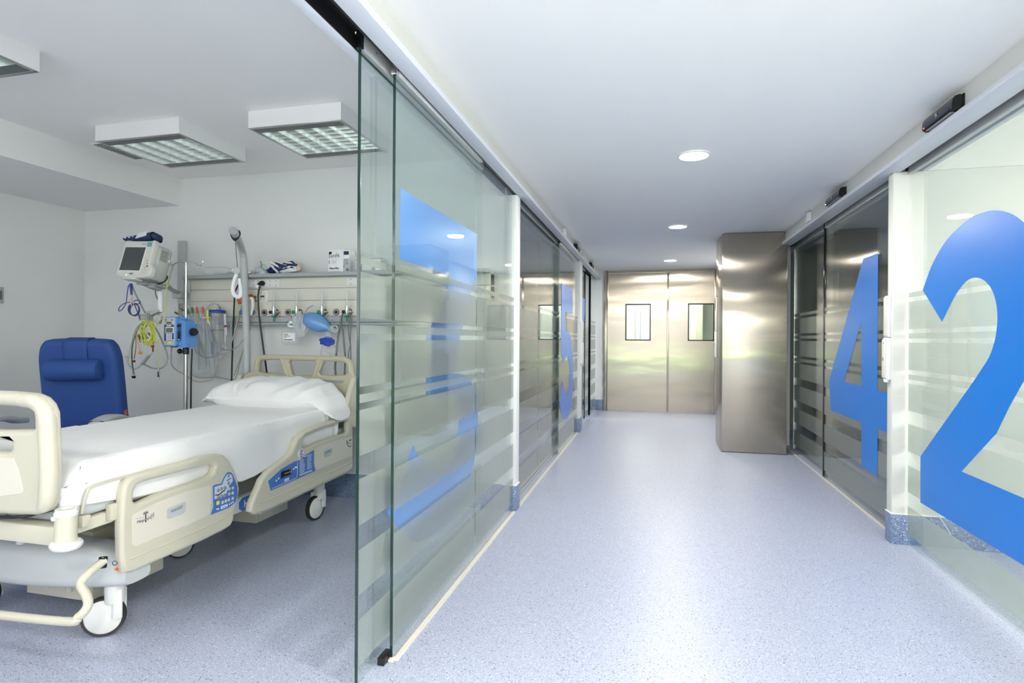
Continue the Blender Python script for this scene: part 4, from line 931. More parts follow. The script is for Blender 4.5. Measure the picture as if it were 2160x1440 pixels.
# bed sheet: draped over the mattress, long fall on the corridor side
def sheet_fn(u, v):
    y = 1.70 + 1.86 * v
    nz = lambda a, b2, c=0.0: noise.noise(Vector((a, b2, c)))
    hem_r = 0.60 - 0.10 * min(1, max(0, (y - 1.9) / 0.75)) + 0.075 * max(0, (y - 2.75) / 0.75) + 0.006 * math.sin(9 * y)
    if y < 1.9: hem_r = 0.60 + 0.02 * (1.9 - y) / 0.2
    hem_l = 0.62
    W = 0.905; L1 = 0.78 - hem_l; L2 = 0.778 - hem_r
    s = u * (L1 + W + L2); xl, xr = -3.09, -2.185; rr = 0.03
    if s < L1: x, z = xl - 0.012 - 0.004 * nz(s * 9, y * 4), hem_l + s
    elif s < L1 + W:
        t = s - L1; x = xl + t; z = 0.783
        e = min(t, W - t)
        if e < rr: z -= (rr - e) ** 2 / (2 * rr) * 1.1
        z += 0.0035 * nz(x * 5, y * 1.1, 3.0) + 0.0022 * abs(nz(x * 16 + 0.6 * math.sin(y * 2), y * 0.9, 9.0)) + 0.003 * nz(x * 2, y * 2, 7)
    else:
        t = s - L1 - W; z = 0.778 - t; k = min(1, t / 0.05)
        x = xr + 0.014 * k + 0.010 * k * nz(y * 3.5, z * 2.2, 5.0) + 0.004 * k * nz(y * 9, z * 3, 1.0) + 0.012 * (t / 0.28)
    if v < 0.06:                                    # tucked round the foot corner
        q = (0.06 - v) / 0.06; z -= 0.12 * q * q if z > 0.70 else 0.0
        if s > L1 + W: x -= 0.035 * q
        y += 0.018 * q * nz(z * 10, x * 7, 2)
    return (x, y, z)
g = B(); g.grid(sheet_fn, 150, 150)
tag(g.build('bed_sheet', 'sheet', None, 80, solid=0.003), 'smooth white sheet spread over the bed, hanging over its corridor side', 'bed sheet')
# folded-over foot corner and tucked head end of the sheet belong to the under-sheet
def under_fn(u, v):
    x = -3.07 + 0.885 * u; y = 3.45 + 0.36 * v
    z = 0.772 + 0.003 * noise.noise(Vector((x * 8, y * 6, 1)))
    e = min(u, 1 - u) * 0.885
    if e < 0.02: z -= (0.02 - e)
    return (x, y, z)
def under_drop(u, v):
    y = 3.44 + 0.20 * u; z = 0.772 - 0.21 * v
    return (-2.188 + 0.018 * min(1, v * 5) + 0.010 * math.sin(u * 26 + 2 * v) * min(1, v * 4), y - 0.03 * v * u, z)
us = thing('under_sheet', 'white under-sheet gathered at the foot corner and below the pillow', 'bed sheet', (BX, 2.7, 0.76))
B().grid(under_fn, 30, 20).build('head_end', 'sheet', us, 80, solid=0.003)
B().grid(under_drop, 40, 20).build('side_fall', 'sheet', us, 80, solid=0.003)
def foot_bunch(u, v):
    x = -2.192 - 0.88 * u; z = 0.770 - 0.145 * v
    y = 1.702 - 0.013 * math.sin(PI * v) * (0.5 + 0.5 * math.sin(26 * u + 3 * v)) + 0.005 * noise.noise(Vector((u * 14, v * 4, 2)))
    return (x + 0.02 * noise.noise(Vector((u * 9, v * 3, 0))) * min(1, u * 8), y, z)
B().grid(foot_bunch, 110, 30).build('foot_corner', 'sheet', us, 80, solid=0.003)

# pillow
def pil(u, v):
    th = 2 * PI * u; ph = PI * (v - 0.5)
    e1 = 0.55
    cx, sx = math.cos(th), math.sin(th)
    rx = math.copysign(abs(cx) ** e1, cx) * math.cos(ph) ** 0.55; ry = math.copysign(abs(sx) ** e1, sx) * math.cos(ph) ** 0.55
    rz = math.copysign(abs(math.sin(ph)) ** 1.15, math.sin(ph))
    X = BX - 0.02 + 0.565 * rx; Y = 3.60 + 0.185 * ry
    t = (X - BX + 0.02) / 0.565
    h = 0.115 * (1 - 0.55 * abs(t) ** 3.0)
    Z = 0.868 + h * rz + 0.030 * ry * (1 if rz > 0 else 0.2)
    droop = max(0, t - 0.66) / 0.34
    Z -= 0.15 * droop ** 1.4; 
    dl = max(0, -t - 0.75) / 0.25
    Z -= 0.045 * dl
    n1 = noise.noise(Vector((X * 9 + Z * 3, Y * 7, Z * 10))); n2 = abs(noise.noise(Vector((X * 13 + Z * 9, Y * 5, Z * 6 + 4))))
    n3 = abs(noise.noise(Vector((X * 6 - Z * 12, Z * 4, 7.0)))); n4 = abs(noise.noise(Vector((X * 22 + Z * 20, Y * 4, 2.0))))
    k = 0.007 * n1 - 0.016 * n2 - 0.026 * n3 * (0.4 + 0.6 * abs(t)) - 0.005 * n4
    return (X + 0.3 * k, Y - k * 0.8, Z + k)
g = B(); g.grid(pil, 200, 90, closed_u=True); bmesh.ops.remove_doubles(g.bm, verts=g.bm.verts[:], dist=0.0004)
pw = g.build('pillow', 'sheet', None, 80)
tag(pw, 'long white pillow lying across the head of the bed', 'pillow')

# ------------------------------------------------------------------ blue recliner
cx, cy = -3.83, 3.16
ch = thing('recliner_chair', 'blue upholstered recliner with a rolled headrest in the corner beyond the bed', 'armchair', (cx, 2.95, 0))
TILT = Matrix.Translation((cx, cy, 1.255)) @ Matrix.Rotation(math.radians(9), 4, 'X')
out = sm2([(-0.262, -0.80), (-0.262, -0.55), (-0.261, -0.25), (-0.254, -0.11), (-0.222, -0.025), (-0.15, 0.0), (0.15, 0.0), (0.222, -0.025), (0.254, -0.11), (0.261, -0.25), (0.262, -0.55), (0.262, -0.80)], 5)
def tl(v): return TILT @ Vector(v)
ux = (TILT.to_3x3() @ X_); uz = (TILT.to_3x3() @ Z_)
bkr = shape('backrest', [out], tl((0, 0.0, 0)), ux, uz, 0.12, 'chair', ch, 0.04, 5)
hr_ = B(TILT); hr_.tube([(-0.175, -0.085, -0.205), (-0.168, -0.085, -0.205), (-0.145, -0.085, -0.205), (0.145, -0.085, -0.200), (0.168, -0.085, -0.200), (0.175, -0.085, -0.200)], [0.045, 0.068, 0.075, 0.075, 0.068, 0.045], 24, flat=1.0)
hr_.build('headrest_roll', 'chair', bkr, 50)
st = B(TILT)
def strap(u, v):
    x = -0.08 + 0.16 * u; P = [(-0.066, -0.16), (-0.065, -0.06), (-0.054, -0.005), (-0.03, 0.006), (0.03, 0.006), (0.056, -0.01), (0.064, -0.20)]
    f = v * (len(P) - 1); i = min(len(P) - 2, int(f)); t = f - i
    return (x, P[i][0] * (1 - t) + P[i + 1][0] * t, P[i][1] * (1 - t) + P[i + 1][1] * t)
st.grid(strap, 8, 31); st.build('headrest_strap', 'chair', bkr, 60, solid=0.004)
B(TILT).box(0.256, 0.266, -0.02, 0.012, -0.555, -0.515).build('orange_tab', 'orange', bkr)
B().box(cx - 0.25, cx + 0.25, 2.42, 3.08, 0.40, 0.54, bev=0.05, seg=4).build('seat_cushion', 'chair', ch)
B().box(cx - 0.24, cx + 0.24, 2.38, 2.44, 0.12, 0.42, bev=0.025, seg=3).build('leg_rest', 'chair', ch)
for sgn, zz in ((1, 0.0), (-1, 0.0)):
    ax = cx + sgn * 0.345
    a_ = B()
    def armf(u, v):
        y = 2.76 + 0.38 * u; zc = 0.715 + 0.035 * math.sin(PI * min(1, u * 1.25) * 0.9) - 0.03 * u; th = 2 * PI * v
        wv = 0.052 * (1 - 0.25 * u); hv = 0.021
        cc, ss = math.cos(th), math.sin(th)
        return (ax + wv * math.copysign(abs(cc) ** 0.5, cc), y, zc + hv * math.copysign(abs(ss) ** 0.5, ss))
    a_.grid(armf, 24, 25)
    for end in (0, 1): a_.ball((ax, 2.76 + 0.38 * end, 0.715 if not end else 0.695), 0.05 * (1 - 0.25 * end), 0.02, 0.020, 2)
    a_.build('armrest', 'chairgrey', ch, 50)
    p_ = B(); p_.tube([(ax, 2.72, 0.20), (ax, 2.72, 0.715)], 0.014, 12); p_.tube([(ax, 2.86, 0.20), (ax, 2.86, 0.725)], 0.014, 12); p_.box(ax - 0.02, ax + 0.02, 2.45, 3.15, 0.17, 0.21, bev=0.008)
    p_.build('arm_support', 'navy', ch)
f_ = B(); f_.box(cx - 0.33, cx + 0.33, 2.55, 2.60, 0.10, 0.14, bev=0.008); f_.box(cx - 0.33, cx + 0.33, 3.05, 3.10, 0.10, 0.14, bev=0.008)
for sgn in (1, -1): f_.box(cx + sgn * 0.33 - 0.02, cx + sgn * 0.33 + 0.02, 2.45, 3.15, 0.085, 0.19, bev=0.008)
f_.build('chair_frame', 'darkgrey', ch)
for sgn in (1, -1):
    for y in (2.5, 3.1):
        B().lathe([(0.02, -0.014), (0.042, -0.013), (0.0425, 0.013), (0.02, 0.014)], (cx + sgn * 0.33, y, 0.0425), (1, 0, 0), 20).build('castor', 'rubber', ch)
ch.rotation_euler.z = math.radians(20)

# ------------------------------------------------------------------ head wall unit
YU = 3.995                                   # front face of the unit
hu = thing('headwall_unit', 'long cream supply panel with a grey shelf on the wall behind the bed', 'medical supply panel', (-2.9, 4.05, 1.6))
xa, xb = -3.775, -1.15
for z0, z1 in ((1.668, 1.752), (1.572, 1.664), (1.445, 1.568)):
    B().box(xa, xb, YU, YB - 0.001, z0, z1, bev=0.003).build('panel_strip', 'unit', hu)
B().box(xa - 0.002, xa + 0.004, YU - 0.002, YB - 0.001, 1.44, 1.754).build('end_cap', 'unitgrey', hu)
b = B(); b.box(xa, xb, YU + 0.008, YB - 0.001, 1.44, 1.756); b.build('panel_core', 'unitgrey', hu)
B().box(xa - 0.03, xb, YU - 0.065, YB - 0.001, 1.756, 1.784, bev=0.005).build('shelf', 'unitgrey', hu)
b = B(); b.box(xa + 0.26, xb, YU - 0.028, YU + 0.01, 1.395, 1.440, bev=0.008); b.box(xa + 0.26, xb, YU - 0.022, YU + 0.02, 1.375, 1.393, bev=0.004); b.build('equipment_rail', 'unitgrey', hu)

def socket_face(par, x, z, y=YU):
    B().lathe([(0.001, 0.004), (0.019, 0.004), (0.0205, 0.0115), (0.022, 0.0115), (0.023, 0.0)], (x, y - 0.009 + 0.0115, z), (0, -1, 0), 24, cap=False).build('socket_ring', 'white', par)
    h = B()
    for dx in (-0.009, 0.009): h.disc((x + dx, y - 0.0066, z), 0.0026, (0, -1, 0), 0.001, 10)
    h.box(x - 0.004, x + 0.004, y - 0.013, y - 0.011, z + 0.015, z + 0.019); h.box(x - 0.004, x + 0.004, y - 0.013, y - 0.011, z - 0.019, z - 0.015)
    h.build('socket_hole', 'black', par, 0)
def socket_plate(x0, x1, xs, z0=1.682, z1=1.742):
    pz = (z0 + z1) / 2
    p = B().box(x0, x1, YU - 0.009, YU + 0.002, z0, z1, bev=0.003).build('socket_plate', 'white', hu)
    for x in xs: socket_face(p, x, pz)
def px_x(px, z=1.5): return onY(px, 660, YU).x
sp_x = [onY(p, 598, YU).x for p in (497, 521, 538, 556, 573, 584.5, 591, 569, 733, 741.3)]
socket_plate(sp_x[0], onY(544, 598, YU).x, (onY(520, 598, YU).x, onY(537, 598, YU).x))
socket_plate(onY(549.5, 598, YU).x, onY(591, 598, YU).x, (onY(557, 598, YU).x, onY(571.5, 598, YU).x, onY(584.5, 598, YU).x))
socket_plate(onY(731.5, 598, YU).x, onY(790, 598, YU).x, (onY(741.3, 598, YU).x, onY(758, 598, YU).x, onY(775, 598, YU).x))
# data plate with brass jacks
x0, x1 = onY(546, 630, YU).x, onY(566, 630, YU).x
dp = B().box(x0, x1, YU - 0.010, YU + 0.002, 1.562, 1.652, bev=0.003).build('data_plate', 'white', hu)
B().box(x0 + 0.012, x1 - 0.016, YU - 0.013, YU - 0.008, 1.575, 1.640, bev=0.002).build('plate_insert', 'bedinset', dp)
b = B(); b.box(x0 + 0.028, x0 + 0.042, YU - 0.016, YU - 0.012, 1.598, 1.612); b.box(x0 + 0.046, x0 + 0.06, YU - 0.016, YU - 0.012, 1.598, 1.612); b.box(x0 + 0.022, x0 + 0.034, YU - 0.0135, YU - 0.0125, 1.634, 1.637); b.build('jack_opening', 'ink', dp, 0)
for z in (1.602, 1.572):
    B().lathe([(0.001, 0.016), (0.006, 0.016), (0.010, 0.010), (0.012, 0.0)], (onY(538.5, 630, YU).x, YU, z), (0, -1, 0), 20).build('brass_jack', 'brass', hu)
# gas outlets
ZG = 1.475
for px, col in ((510, 'yellow'), (535.5, 'yellow'), (559.4, 'black'), (584, 'black'), (609, 'black'), (634, 'black'), (685.5, 'black'), (710.5, 'black'), (738, 'black'), (783, 'black')):
    x = onY(px, 660, YU).x
    og = B().lathe([(0.001, 0.010), (0.024, 0.010), (0.028, 0.004), (0.036, 0.003), (0.037, 0.0)], (x, YU, ZG), (0, -1, 0), 32).build('gas_outlet', 'bedinset', hu)
    B().lathe([(0.021, 0.0105), (0.021, 0.012), (0.026, 0.012), (0.026, 0.0085)], (x, YU, ZG), (0, -1, 0), 32, cap=False).build('outlet_ring', 'ink' if col == 'black' else 'yellow', og)
    B().disc((x, YU - 0.0095, ZG), 0.0145, (0, -1, 0), 0.004, 24).build('outlet_port', 'ink' if col == 'black' else 'panelblue', og)

# flow meters
def flowmeter(px, knob, noz, label):
    x = onY(px, 660, YU - 0.05).x; y = YU - 0.05
    r = thing('flowmeter', label, 'flowmeter', (x, y, ZG), 'oxygen flowmeters plugged into the supply panel')
    B().lathe([(0.010, 0), (0.011, 0.003), (0.011, 0.125), (0.008, 0.129)], (x, y, ZG + 0.036), (0, 0, 1), 20).build('flow_tube', 'clear', r)
    B().tube([(x, y, ZG + 0.045), (x, y, ZG + 0.150)], 0.002, 8).build('scale_rod', 'frostplastic', r)
    b = B(); b.lathe([(0.013, -0.022), (0.014, -0.02), (0.014, 0.022), (0.013, 0.036), (0.015, 0.038), (0.015, 0.045), (0.011, 0.047)], (x, y, ZG), (0, 0, 1), 24)
    b.tube([(x, y, ZG), (x + 0.022, YU - 0.008, ZG)], 0.010, 14)
    b.build('chrome_body', 'chrome', r)
    k = B().lathe([(0.010, 0.010), (0.012, 0.013), (0.013, 0.034), (0.011, 0.037)], (x, y, ZG), (-1, -0.25, 0), 18).build('valve_knob', knob, r)
    B().disc((x - 0.036, y - 0.009, ZG), 0.0095, (-1, -0.25, 0), 0.002, 16).build('knob_label', 'whiteprint', k)
    n_ = B()
    if noz == 'green':
        n_.lathe([(0.009, -0.030), (0.020, -0.026), (0.021, -0.034), (0.009, -0.038)], (x, y, ZG), (0, 0, 1), 18); n_.lathe([(0.0045, -0.075), (0.006, -0.07), (0.006, -0.03)], (x, y, ZG), (0, 0, 1), 12)
    else:
        n_.lathe([(0.008, -0.046), (0.013, -0.044), (0.015, -0.030), (0.013, -0.022)], (x, y, ZG), (0, 0, 1), 18)
    n_.build('hose_nozzle', 'green' if noz == 'green' else 'royal', r)
flowmeter(577.5, 'black', 'green', 'flowmeter with black knob and green barb, first to the right of the power plug')
flowmeter(625.5, 'green', 'blue', 'flowmeter with green knob and blue nozzle above the plastic bag')
flowmeter(679, 'green', 'blue', 'flowmeter with green knob half hidden by the blue resuscitator bag')
flowmeter(731.6, 'black', 'green', 'flowmeter with black knob and green barb above the grey hoses')

def cable(name, label, pts, r, m, cat='cable', smooth=6, group=None, seg=8):
    return tag(B().tube(pts, r, seg, smooth=smooth).build(name, m), label, cat, group)
def pl_(L, Y): return [onY(x, y, Y) for x, y in L]
def pv(L): return [onY(x, y, Y) for x, y, Y in L]

# power cable with plug
pc_ = thing('power_cable', 'thick black power cable hanging from the socket down behind the headboard', 'power cable', onY(556, 598, YU))
xp = onY(556.5, 598, YU)
B().lathe([(0.018, 0.011), (0.0205, 0.014), (0.0205, 0.030), (0.014, 0.044)], (xp.x, YU, xp.z), (0, -1, 0), 24).build('plug_head', 'black', pc_)
B().tube([(xp.x, YU - 0.035, xp.z), (xp.x - 0.018, YU - 0.036, xp.z - 0.008), (xp.x - 0.033, YU - 0.036, xp.z - 0.026)], [0.013, 0.012, 0.008], 12).build('plug_neck', 'black', pc_)
B().tube([(xp.x - 0.022, YU - 0.038, xp.z - 0.012), (xp.x - 0.034, YU - 0.038, xp.z - 0.034)], 0.0155, 14).build('white_tag', 'white', pc_)
B().tube(pv([(548.5, 603, 3.95), (545.5, 615, 3.95), (544.5, 630, 3.95), (546, 660, 3.95), (549.5, 690, 3.95), (553.5, 720, 3.95), (557, 745, 3.95), (561, 772, 3.95), (564, 800, 3.96), (566, 850, 3.96)]), 0.0068, 8, smooth=6).build('cord', 'black', pc_)

# lifting pole with handle
tp = thing('lifting_pole', 'thick grey lifting pole curving up over the head of the bed', 'lifting pole', (-3.13, 3.90, 0.5))
ptsP = [Vector((-3.145, 3.905, 0.50)), Vector((-3.145, 3.905, 1.0))] + [onY(519, 690, 3.905), onY(514.5, 560, 3.905), onY(513, 540, 3.90), onY(509.5, 525, 3.86), onY(505, 512, 3.76), onY(499, 499, 3.52), onY(492.5, 486.5, 3.22)]
B().tube(ptsP, [0.026] * 2 + [0.0265] * 7, 18, smooth=4).build('pole', 'chairgrey', tp)
e_ = ptsP[-1]; dvec = (ptsP[-1] - ptsP[-2]).normalized()
B().lathe([(0.027, -0.001), (0.0275, 0.004), (0.026, 0.008), (0.001, 0.009)], e_, dvec, 24).build('end_cap', 'midgrey', tp)
B().box(-3.19, -3.10, 3.875, 3.935, 0.50, 0.56, bev=0.006).build('pole_socket', 'bedwhite', tp)
hp = onY(503, 507, 3.42)
ph = ptsP[-1] * 0.38 + ptsP[-2] * 0.62
sl = thing('grab_handle', 'white triangular grab handle hanging from the lifting pole on a strap', 'grab handle', (ph.x, ph.y, ph.z))
B().tube([Vector((ph.x + 0.031 * math.cos(a), ph.y + 0.006 * math.sin(2 * a), ph.z - 0.004 + 0.031 * math.sin(a))) for a in [2 * PI * k / 20 for k in range(20)]], 0.006, 8, closed=True, flat=1.8).build('strap_loop', 'black', sl)
yH = ph.y
B().tube([Vector((ph.x - 0.002, yH, ph.z - 0.03)), onY(501, 566, yH)], 0.0032, 8).build('hanging_cord', 'inkgrey', sl)
dsk = onY(500, 571, yH); B().lathe([(0.001, 0.008), (0.022, 0.008), (0.0265, 0.004), (0.0265, -0.004), (0.022, -0.008), (0.001, -0.008)], dsk, (0, -1, 0), 28, cap=False).build('cord_disc', 'chairgrey', sl)
hpts = [onY(499, 578, yH), onY(494.5, 590, yH), onY(491.5, 605, yH), onY(491.8, 616, yH), onY(496.5, 623.5, yH), onY(503, 626, yH), onY(507, 622, yH), onY(507.5, 610, yH), onY(506, 598, yH), onY(504.5, 587, yH)]
hg_ = B().tube(hpts, [0.012, 0.0135, 0.0145, 0.015, 0.015, 0.015, 0.0145, 0.0125, 0.011, 0.010], 14, smooth=5); hg_.build('triangle_grip', 'white', sl)
cable('signal_cable', 'black cord running straight down behind the white grab handle to the pillow', pv([(506, 595, 3.93), (496, 615, 3.94), (494, 640, 3.94), (492.5, 680, 3.95), (490.5, 730, 3.95), (489, 780, 3.95), (488, 830, 3.95)]), 0.006, 'black')

# call handset on the wall unit, behind the pole
ca = thing('call_handset', 'white curved handset in a red holder half hidden by the lifting pole', 'handset', onY(520, 645, YU))
x0, x1 = onY(502.5, 630, YU - 0.02).x, onY(531, 630, YU - 0.02).x
b = B(); b.box(x0, x0 + 0.05, YU - 0.035, YU, 1.55, 1.60, bev=0.006, rot=Matrix.Rotation(-0.3, 4, 'Y')); b.box(x1 - 0.06, x1, YU - 0.035, YU, 1.585, 1.622, bev=0.006)
b.build('red_holder', 'orange', ca)
B().tube(pv([(526, 630, YU - 0.05), (531, 629, YU - 0.05), (534, 637, YU - 0.05), (534, 648, YU - 0.05), (531.5, 656, YU - 0.05), (530, 664, YU - 0.05)]), [0.014, 0.018, 0.018, 0.016, 0.014, 0.012], 12, smooth=4, flat=0.7).build('curved_grip', 'white', ca)
gp = B()
for px in (511, 534.5): gp.lathe([(0.017, 0.0), (0.0175, 0.03), (0.015, 0.034)], (onY(px, 660, YU - 0.02).x, YU - 0.008, ZG), (0, -1, 0), 20)
gp.build('blue_gas_plug', 'panelblue', ca)

# ------------------------------------------------------------------ things on the shelf
ZS = 1.784; YS = 4.01
def carton(px0, px1, pytop, y0, y1, name, label, ang=0.0):
    a = onY(px0, 570, y0); c = onY(px1, 570, y0); zt = onY(px0, pytop, y0).z
    r = thing(name, label, 'carton', ((a.x + c.x) / 2, (y0 + y1) / 2, ZS))
    B().box(a.x, c.x, y0, y1, ZS, zt, bev=0.0015).build('carton_body', 'paper', r)
    return r, a.x, c.x, zt
r, x0, x1, zt = carton(692, 723.5, 527, 3.945, 4.03, 'carton', 'white carton with black lettering and a hand scribble, at the right of the shelf')
yf = 3.9446; wv = x1 - x0; hv = zt - ZS
text('box_lettering', 'Naturflex', wv * 0.165, (x0 + wv * 0.09, yf, ZS + hv * 0.13), X_, Z_, 'ink', r, bold=0.0006)
p = B(); p.disc((x0 + wv * 0.11, yf, ZS + hv * 0.86), 0.009, (0, -1, 0), 0.0006, 16); p.disc((x0 + wv * 0.17, yf, ZS + hv * 0.86), 0.009, (0, -1, 0), 0.0006, 16); p.box(x0 + wv * 0.21, x0 + wv * 0.235, yf - 0.0006, yf, ZS + hv * 0.79, ZS + hv * 0.93); p.build('box_logo', 'inknavy', r, 0)
sc = B()
def scrib(L): sc.tube([(x0 + wv * a, yf - 0.0004, ZS + hv * c) for a, c in L], 0.0016, 5, smooth=3)
scrib([(0.02, 0.77), (0.14, 0.80), (0.06, 0.66), (0.19, 0.67)]); scrib([(0.20, 0.72), (0.24, 0.66), (0.29, 0.72), (0.24, 0.76), (0.21, 0.70)]); scrib([(0.34, 0.66), (0.35, 0.74), (0.42, 0.77)]); scrib([(0.45, 0.77), (0.44, 0.66)]); scrib([(0.52, 0.63), (0.53, 0.78), (0.60, 0.83)]); scrib([(0.48, 0.72), (0.62, 0.74)]); scrib([(0.66, 0.82), (0.64, 0.65)]); scrib([(0.76, 0.78), (0.68, 0.72), (0.80, 0.66)])
sc.build('hand_scribble', 'ink', r, 0)
ln = B()
for i in range(4): ln.box(x0 + wv * 0.24, x0 + wv * 0.56, yf - 0.0005, yf, ZS + hv * (0.39 + 0.04 * i), ZS + hv * (0.397 + 0.04 * i))
ln.box(x0 + wv * 0.06, x0 + wv * 0.10, yf - 0.0005, yf, ZS + hv * 0.37, ZS + hv * 0.53); ln.box(x0 + wv * 0.06, x0 + wv * 0.8, yf - 0.0005, yf, ZS + hv * 0.59, ZS + hv * 0.594); ln.box(x0 + wv * 0.1, x0 + wv * 0.82, yf - 0.0005, yf, ZS + hv * 0.03, ZS + hv * 0.04)
ln.build('printed_lines', 'inkgrey', r, 0)
r2, a0, a1, zt2 = carton(713, 736.5, 526.5, 3.955, 4.035, 'carton', 'white carton with a navy band and grey side beside the scribbled carton')
r2.location.z = ZS
yg = 3.9546; wv = a1 - a0; hv = zt2 - ZS
B().box(a0 + 0.0, a1 - 0.004, yg - 0.0006, yg, ZS + hv * 0.76, ZS + hv * 0.92).build('navy_band', 'inknavy', r2, 0)
B().box(a0 + wv * 0.40, a1 - 0.001, yg - 0.0005, yg, ZS + 0.002, ZS + hv * 0.60).build('grey_field', 'cartongrey', r2, 0)
p = B()
for i in range(5): p.box(a0 + wv * 0.46, a0 + wv * (0.6 + 0.3 * random.random()), yg - 0.0011, yg - 0.0006, ZS + hv * (0.28 + 0.06 * i), ZS + hv * (0.29 + 0.06 * i))
p.box(a0 + wv * 0.46, a0 + wv * 0.56, yg - 0.0011, yg - 0.0006, ZS + hv * 0.21, ZS + hv * 0.27); p.box(a0 + wv * 0.82, a0 + wv * 0.87, yg - 0.0011, yg - 0.0006, ZS + hv * 0.34, ZS + hv * 0.40)
for i in range(7): p.box(a0 + wv * (0.74 + 0.034 * i), a0 + wv * (0.755 + 0.034 * i), yg - 0.0011, yg - 0.0006, ZS + hv * 0.03, ZS + hv * 0.16)
p.build('printed_lines', 'ink', r2, 0)
B().lathe([(0.022, 0.0), (0.022, 0.004), (0.018, 0.006)], ((a0 + a1) / 2 + 0.01, 3.99, zt2), (0, 0, 1), 20).build('lid_tab', 'cartongrey', r2)
# acrylic glove holder and box behind the glass edge
gh = thing('glove_holder', 'clear acrylic holder on the shelf just at the edge of the glass door', 'holder', (onY(752, 570, 3.95).x, 3.98, ZS))
u0, u1, zt = onY(745, 570, 3.95).x, onY(762, 570, 3.95).x, onY(745, 545, 3.95).z
b = B(); b.box(u0, u1, 3.945, 3.948, ZS, zt); b.box(u0, u0 + 0.003, 3.945, 4.03, ZS, zt); b.box(u0, u1, 4.027, 4.03, ZS, zt); b.quad([(u0 - 0.02, 3.95, zt + 0.035), (u0 + 0.005, 3.95, zt), (u0 + 0.005, 4.02, zt), (u0 - 0.02, 4.02, zt + 0.035)])
b.build('acrylic_sheet', 'clear2', gh, 0)
b = B(); b.tube([(u1, 3.943, zt - 0.01), (u0 + 0.02, 3.943, zt - 0.012), (u0 + 0.012, 3.943, zt - 0.03), (u0 + 0.012, 3.943, ZS + 0.025), (u0 + 0.022, 3.943, ZS + 0.008), (u1, 3.943, ZS + 0.006)], 0.0025, 6, smooth=3); b.build('cut_out_rim', 'midgrey', gh)
gb = thing('glove_box', 'pale box in a clear wall holder seen through the striped glass door', 'box', (onY(782, 560, 3.95).x, 3.98, ZS))
u0, u1, zt = onY(763, 570, 3.95).x, onY(803, 570, 3.95).x, onY(790, 546, 3.95).z
B().box(u0, u1, 3.95, 4.03, ZS, zt, bev=0.002).build('box_body', 'paper', gb)
b = B(); b.box(u1, u1 + 0.006, 3.945, 4.03, ZS + 0.01, zt - 0.01, bev=0.002); b.box(u0 - 0.005, u1 + 0.03, 3.94, 4.03, ZS, ZS + 0.006); b.box(u1 - 0.08, u1 + 0.012, 3.945, 4.03, zt, zt + 0.005); b.box(u1 - 0.07, u1 - 0.045, 3.944, 3.95, ZS, ZS + 0.045)
b.build('clear_holder', 'clear2', gb)
B().box(u0 + 0.01, u0 + 0.04, 3.9485, 3.9495, ZS + 0.065, ZS + 0.071).build('blue_print', 'royal', gb, 0)
# lying plastic bottle
def lathe_at(name, lab, cat, prof, c, ax, m, seg=24): return tag(B().lathe(prof, c, ax, seg).build(name, m), lab, cat)
q0 = onY(432, 577, 3.96)
bo = thing('plastic_bottle', 'cloudy plastic bottle lying on the left end of the shelf', 'bottle', (q0.x + 0.12, 3.96, ZS))
B().lathe([(0.022, 0.0), (0.031, 0.004), (0.034, 0.02), (0.034, 0.10), (0.031, 0.108), (0.034, 0.116), (0.034, 0.19), (0.027, 0.225), (0.014, 0.245), (0.013, 0.27)], (q0.x, 3.965, ZS + 0.0345), (1, 0, 0), 28).build('bottle_body', 'clear2', bo)
B().lathe([(0.0155, 0.268), (0.0155, 0.292), (0.012, 0.294)], (q0.x, 3.965, ZS + 0.0345), (1, 0, 0), 20).build('bottle_cap', 'frostplastic', bo)
# small steel dish
c = onY(533, 578, 3.96)
di = thing('kidney_dish', 'small grey dish on the shelf right of the lifting pole', 'dish', (c.x, 3.97, ZS))
B().lathe([(0.02, 0.0), (0.036, 0.006), (0.044, 0.020), (0.046, 0.021), (0.040, 0.018), (0.02, 0.004)], (c.x, 3.97, ZS), (0, 0, 1), 28).build('dish_bowl', 'satin', di)
B().box(c.x - 0.012, c.x + 0.012, 3.92, 3.926, ZS + 0.006, ZS + 0.018).build('dish_label', 'paper', di)
# bag of clear mask with green strap
c = onY(553, 574, 3.96)
mk = thing('mask_bag', 'crumpled clear bag with a pale mask and dark green strap on the shelf', 'plastic bag', (c.x, 3.965, ZS))
B().ball((c.x, 3.965, ZS + 0.03), 0.065, 0.045, 0.034, 3, 0.55, 2.2, seed=3).build('bag_film', 'clear', mk)
B().ball((c.x - 0.045, 3.94, ZS + 0.012), 0.045, 0.03, 0.018, 3, 0.6, 2.5, seed=8).build('bag_tail', 'clear2', mk)
B().lathe([(0.006, 0.075), (0.018, 0.065), (0.034, 0.03), (0.040, 0.002)], (c.x + 0.005, 3.965, ZS + 0.004), (0.2, -0.2, 1), 20, cap=False).build('mask_shell', 'clear2', mk)
B().tube([(c.x + 0.0, 3.94, ZS + 0.1), (c.x + 0.014, 3.935, ZS + 0.075), (c.x + 0.012, 3.93, ZS + 0.05), (c.x + 0.03, 3.93, ZS + 0.035), (c.x + 0.06, 3.935, ZS + 0.025)], 0.0035, 8, smooth=4).build('green_strap', 'green', mk)
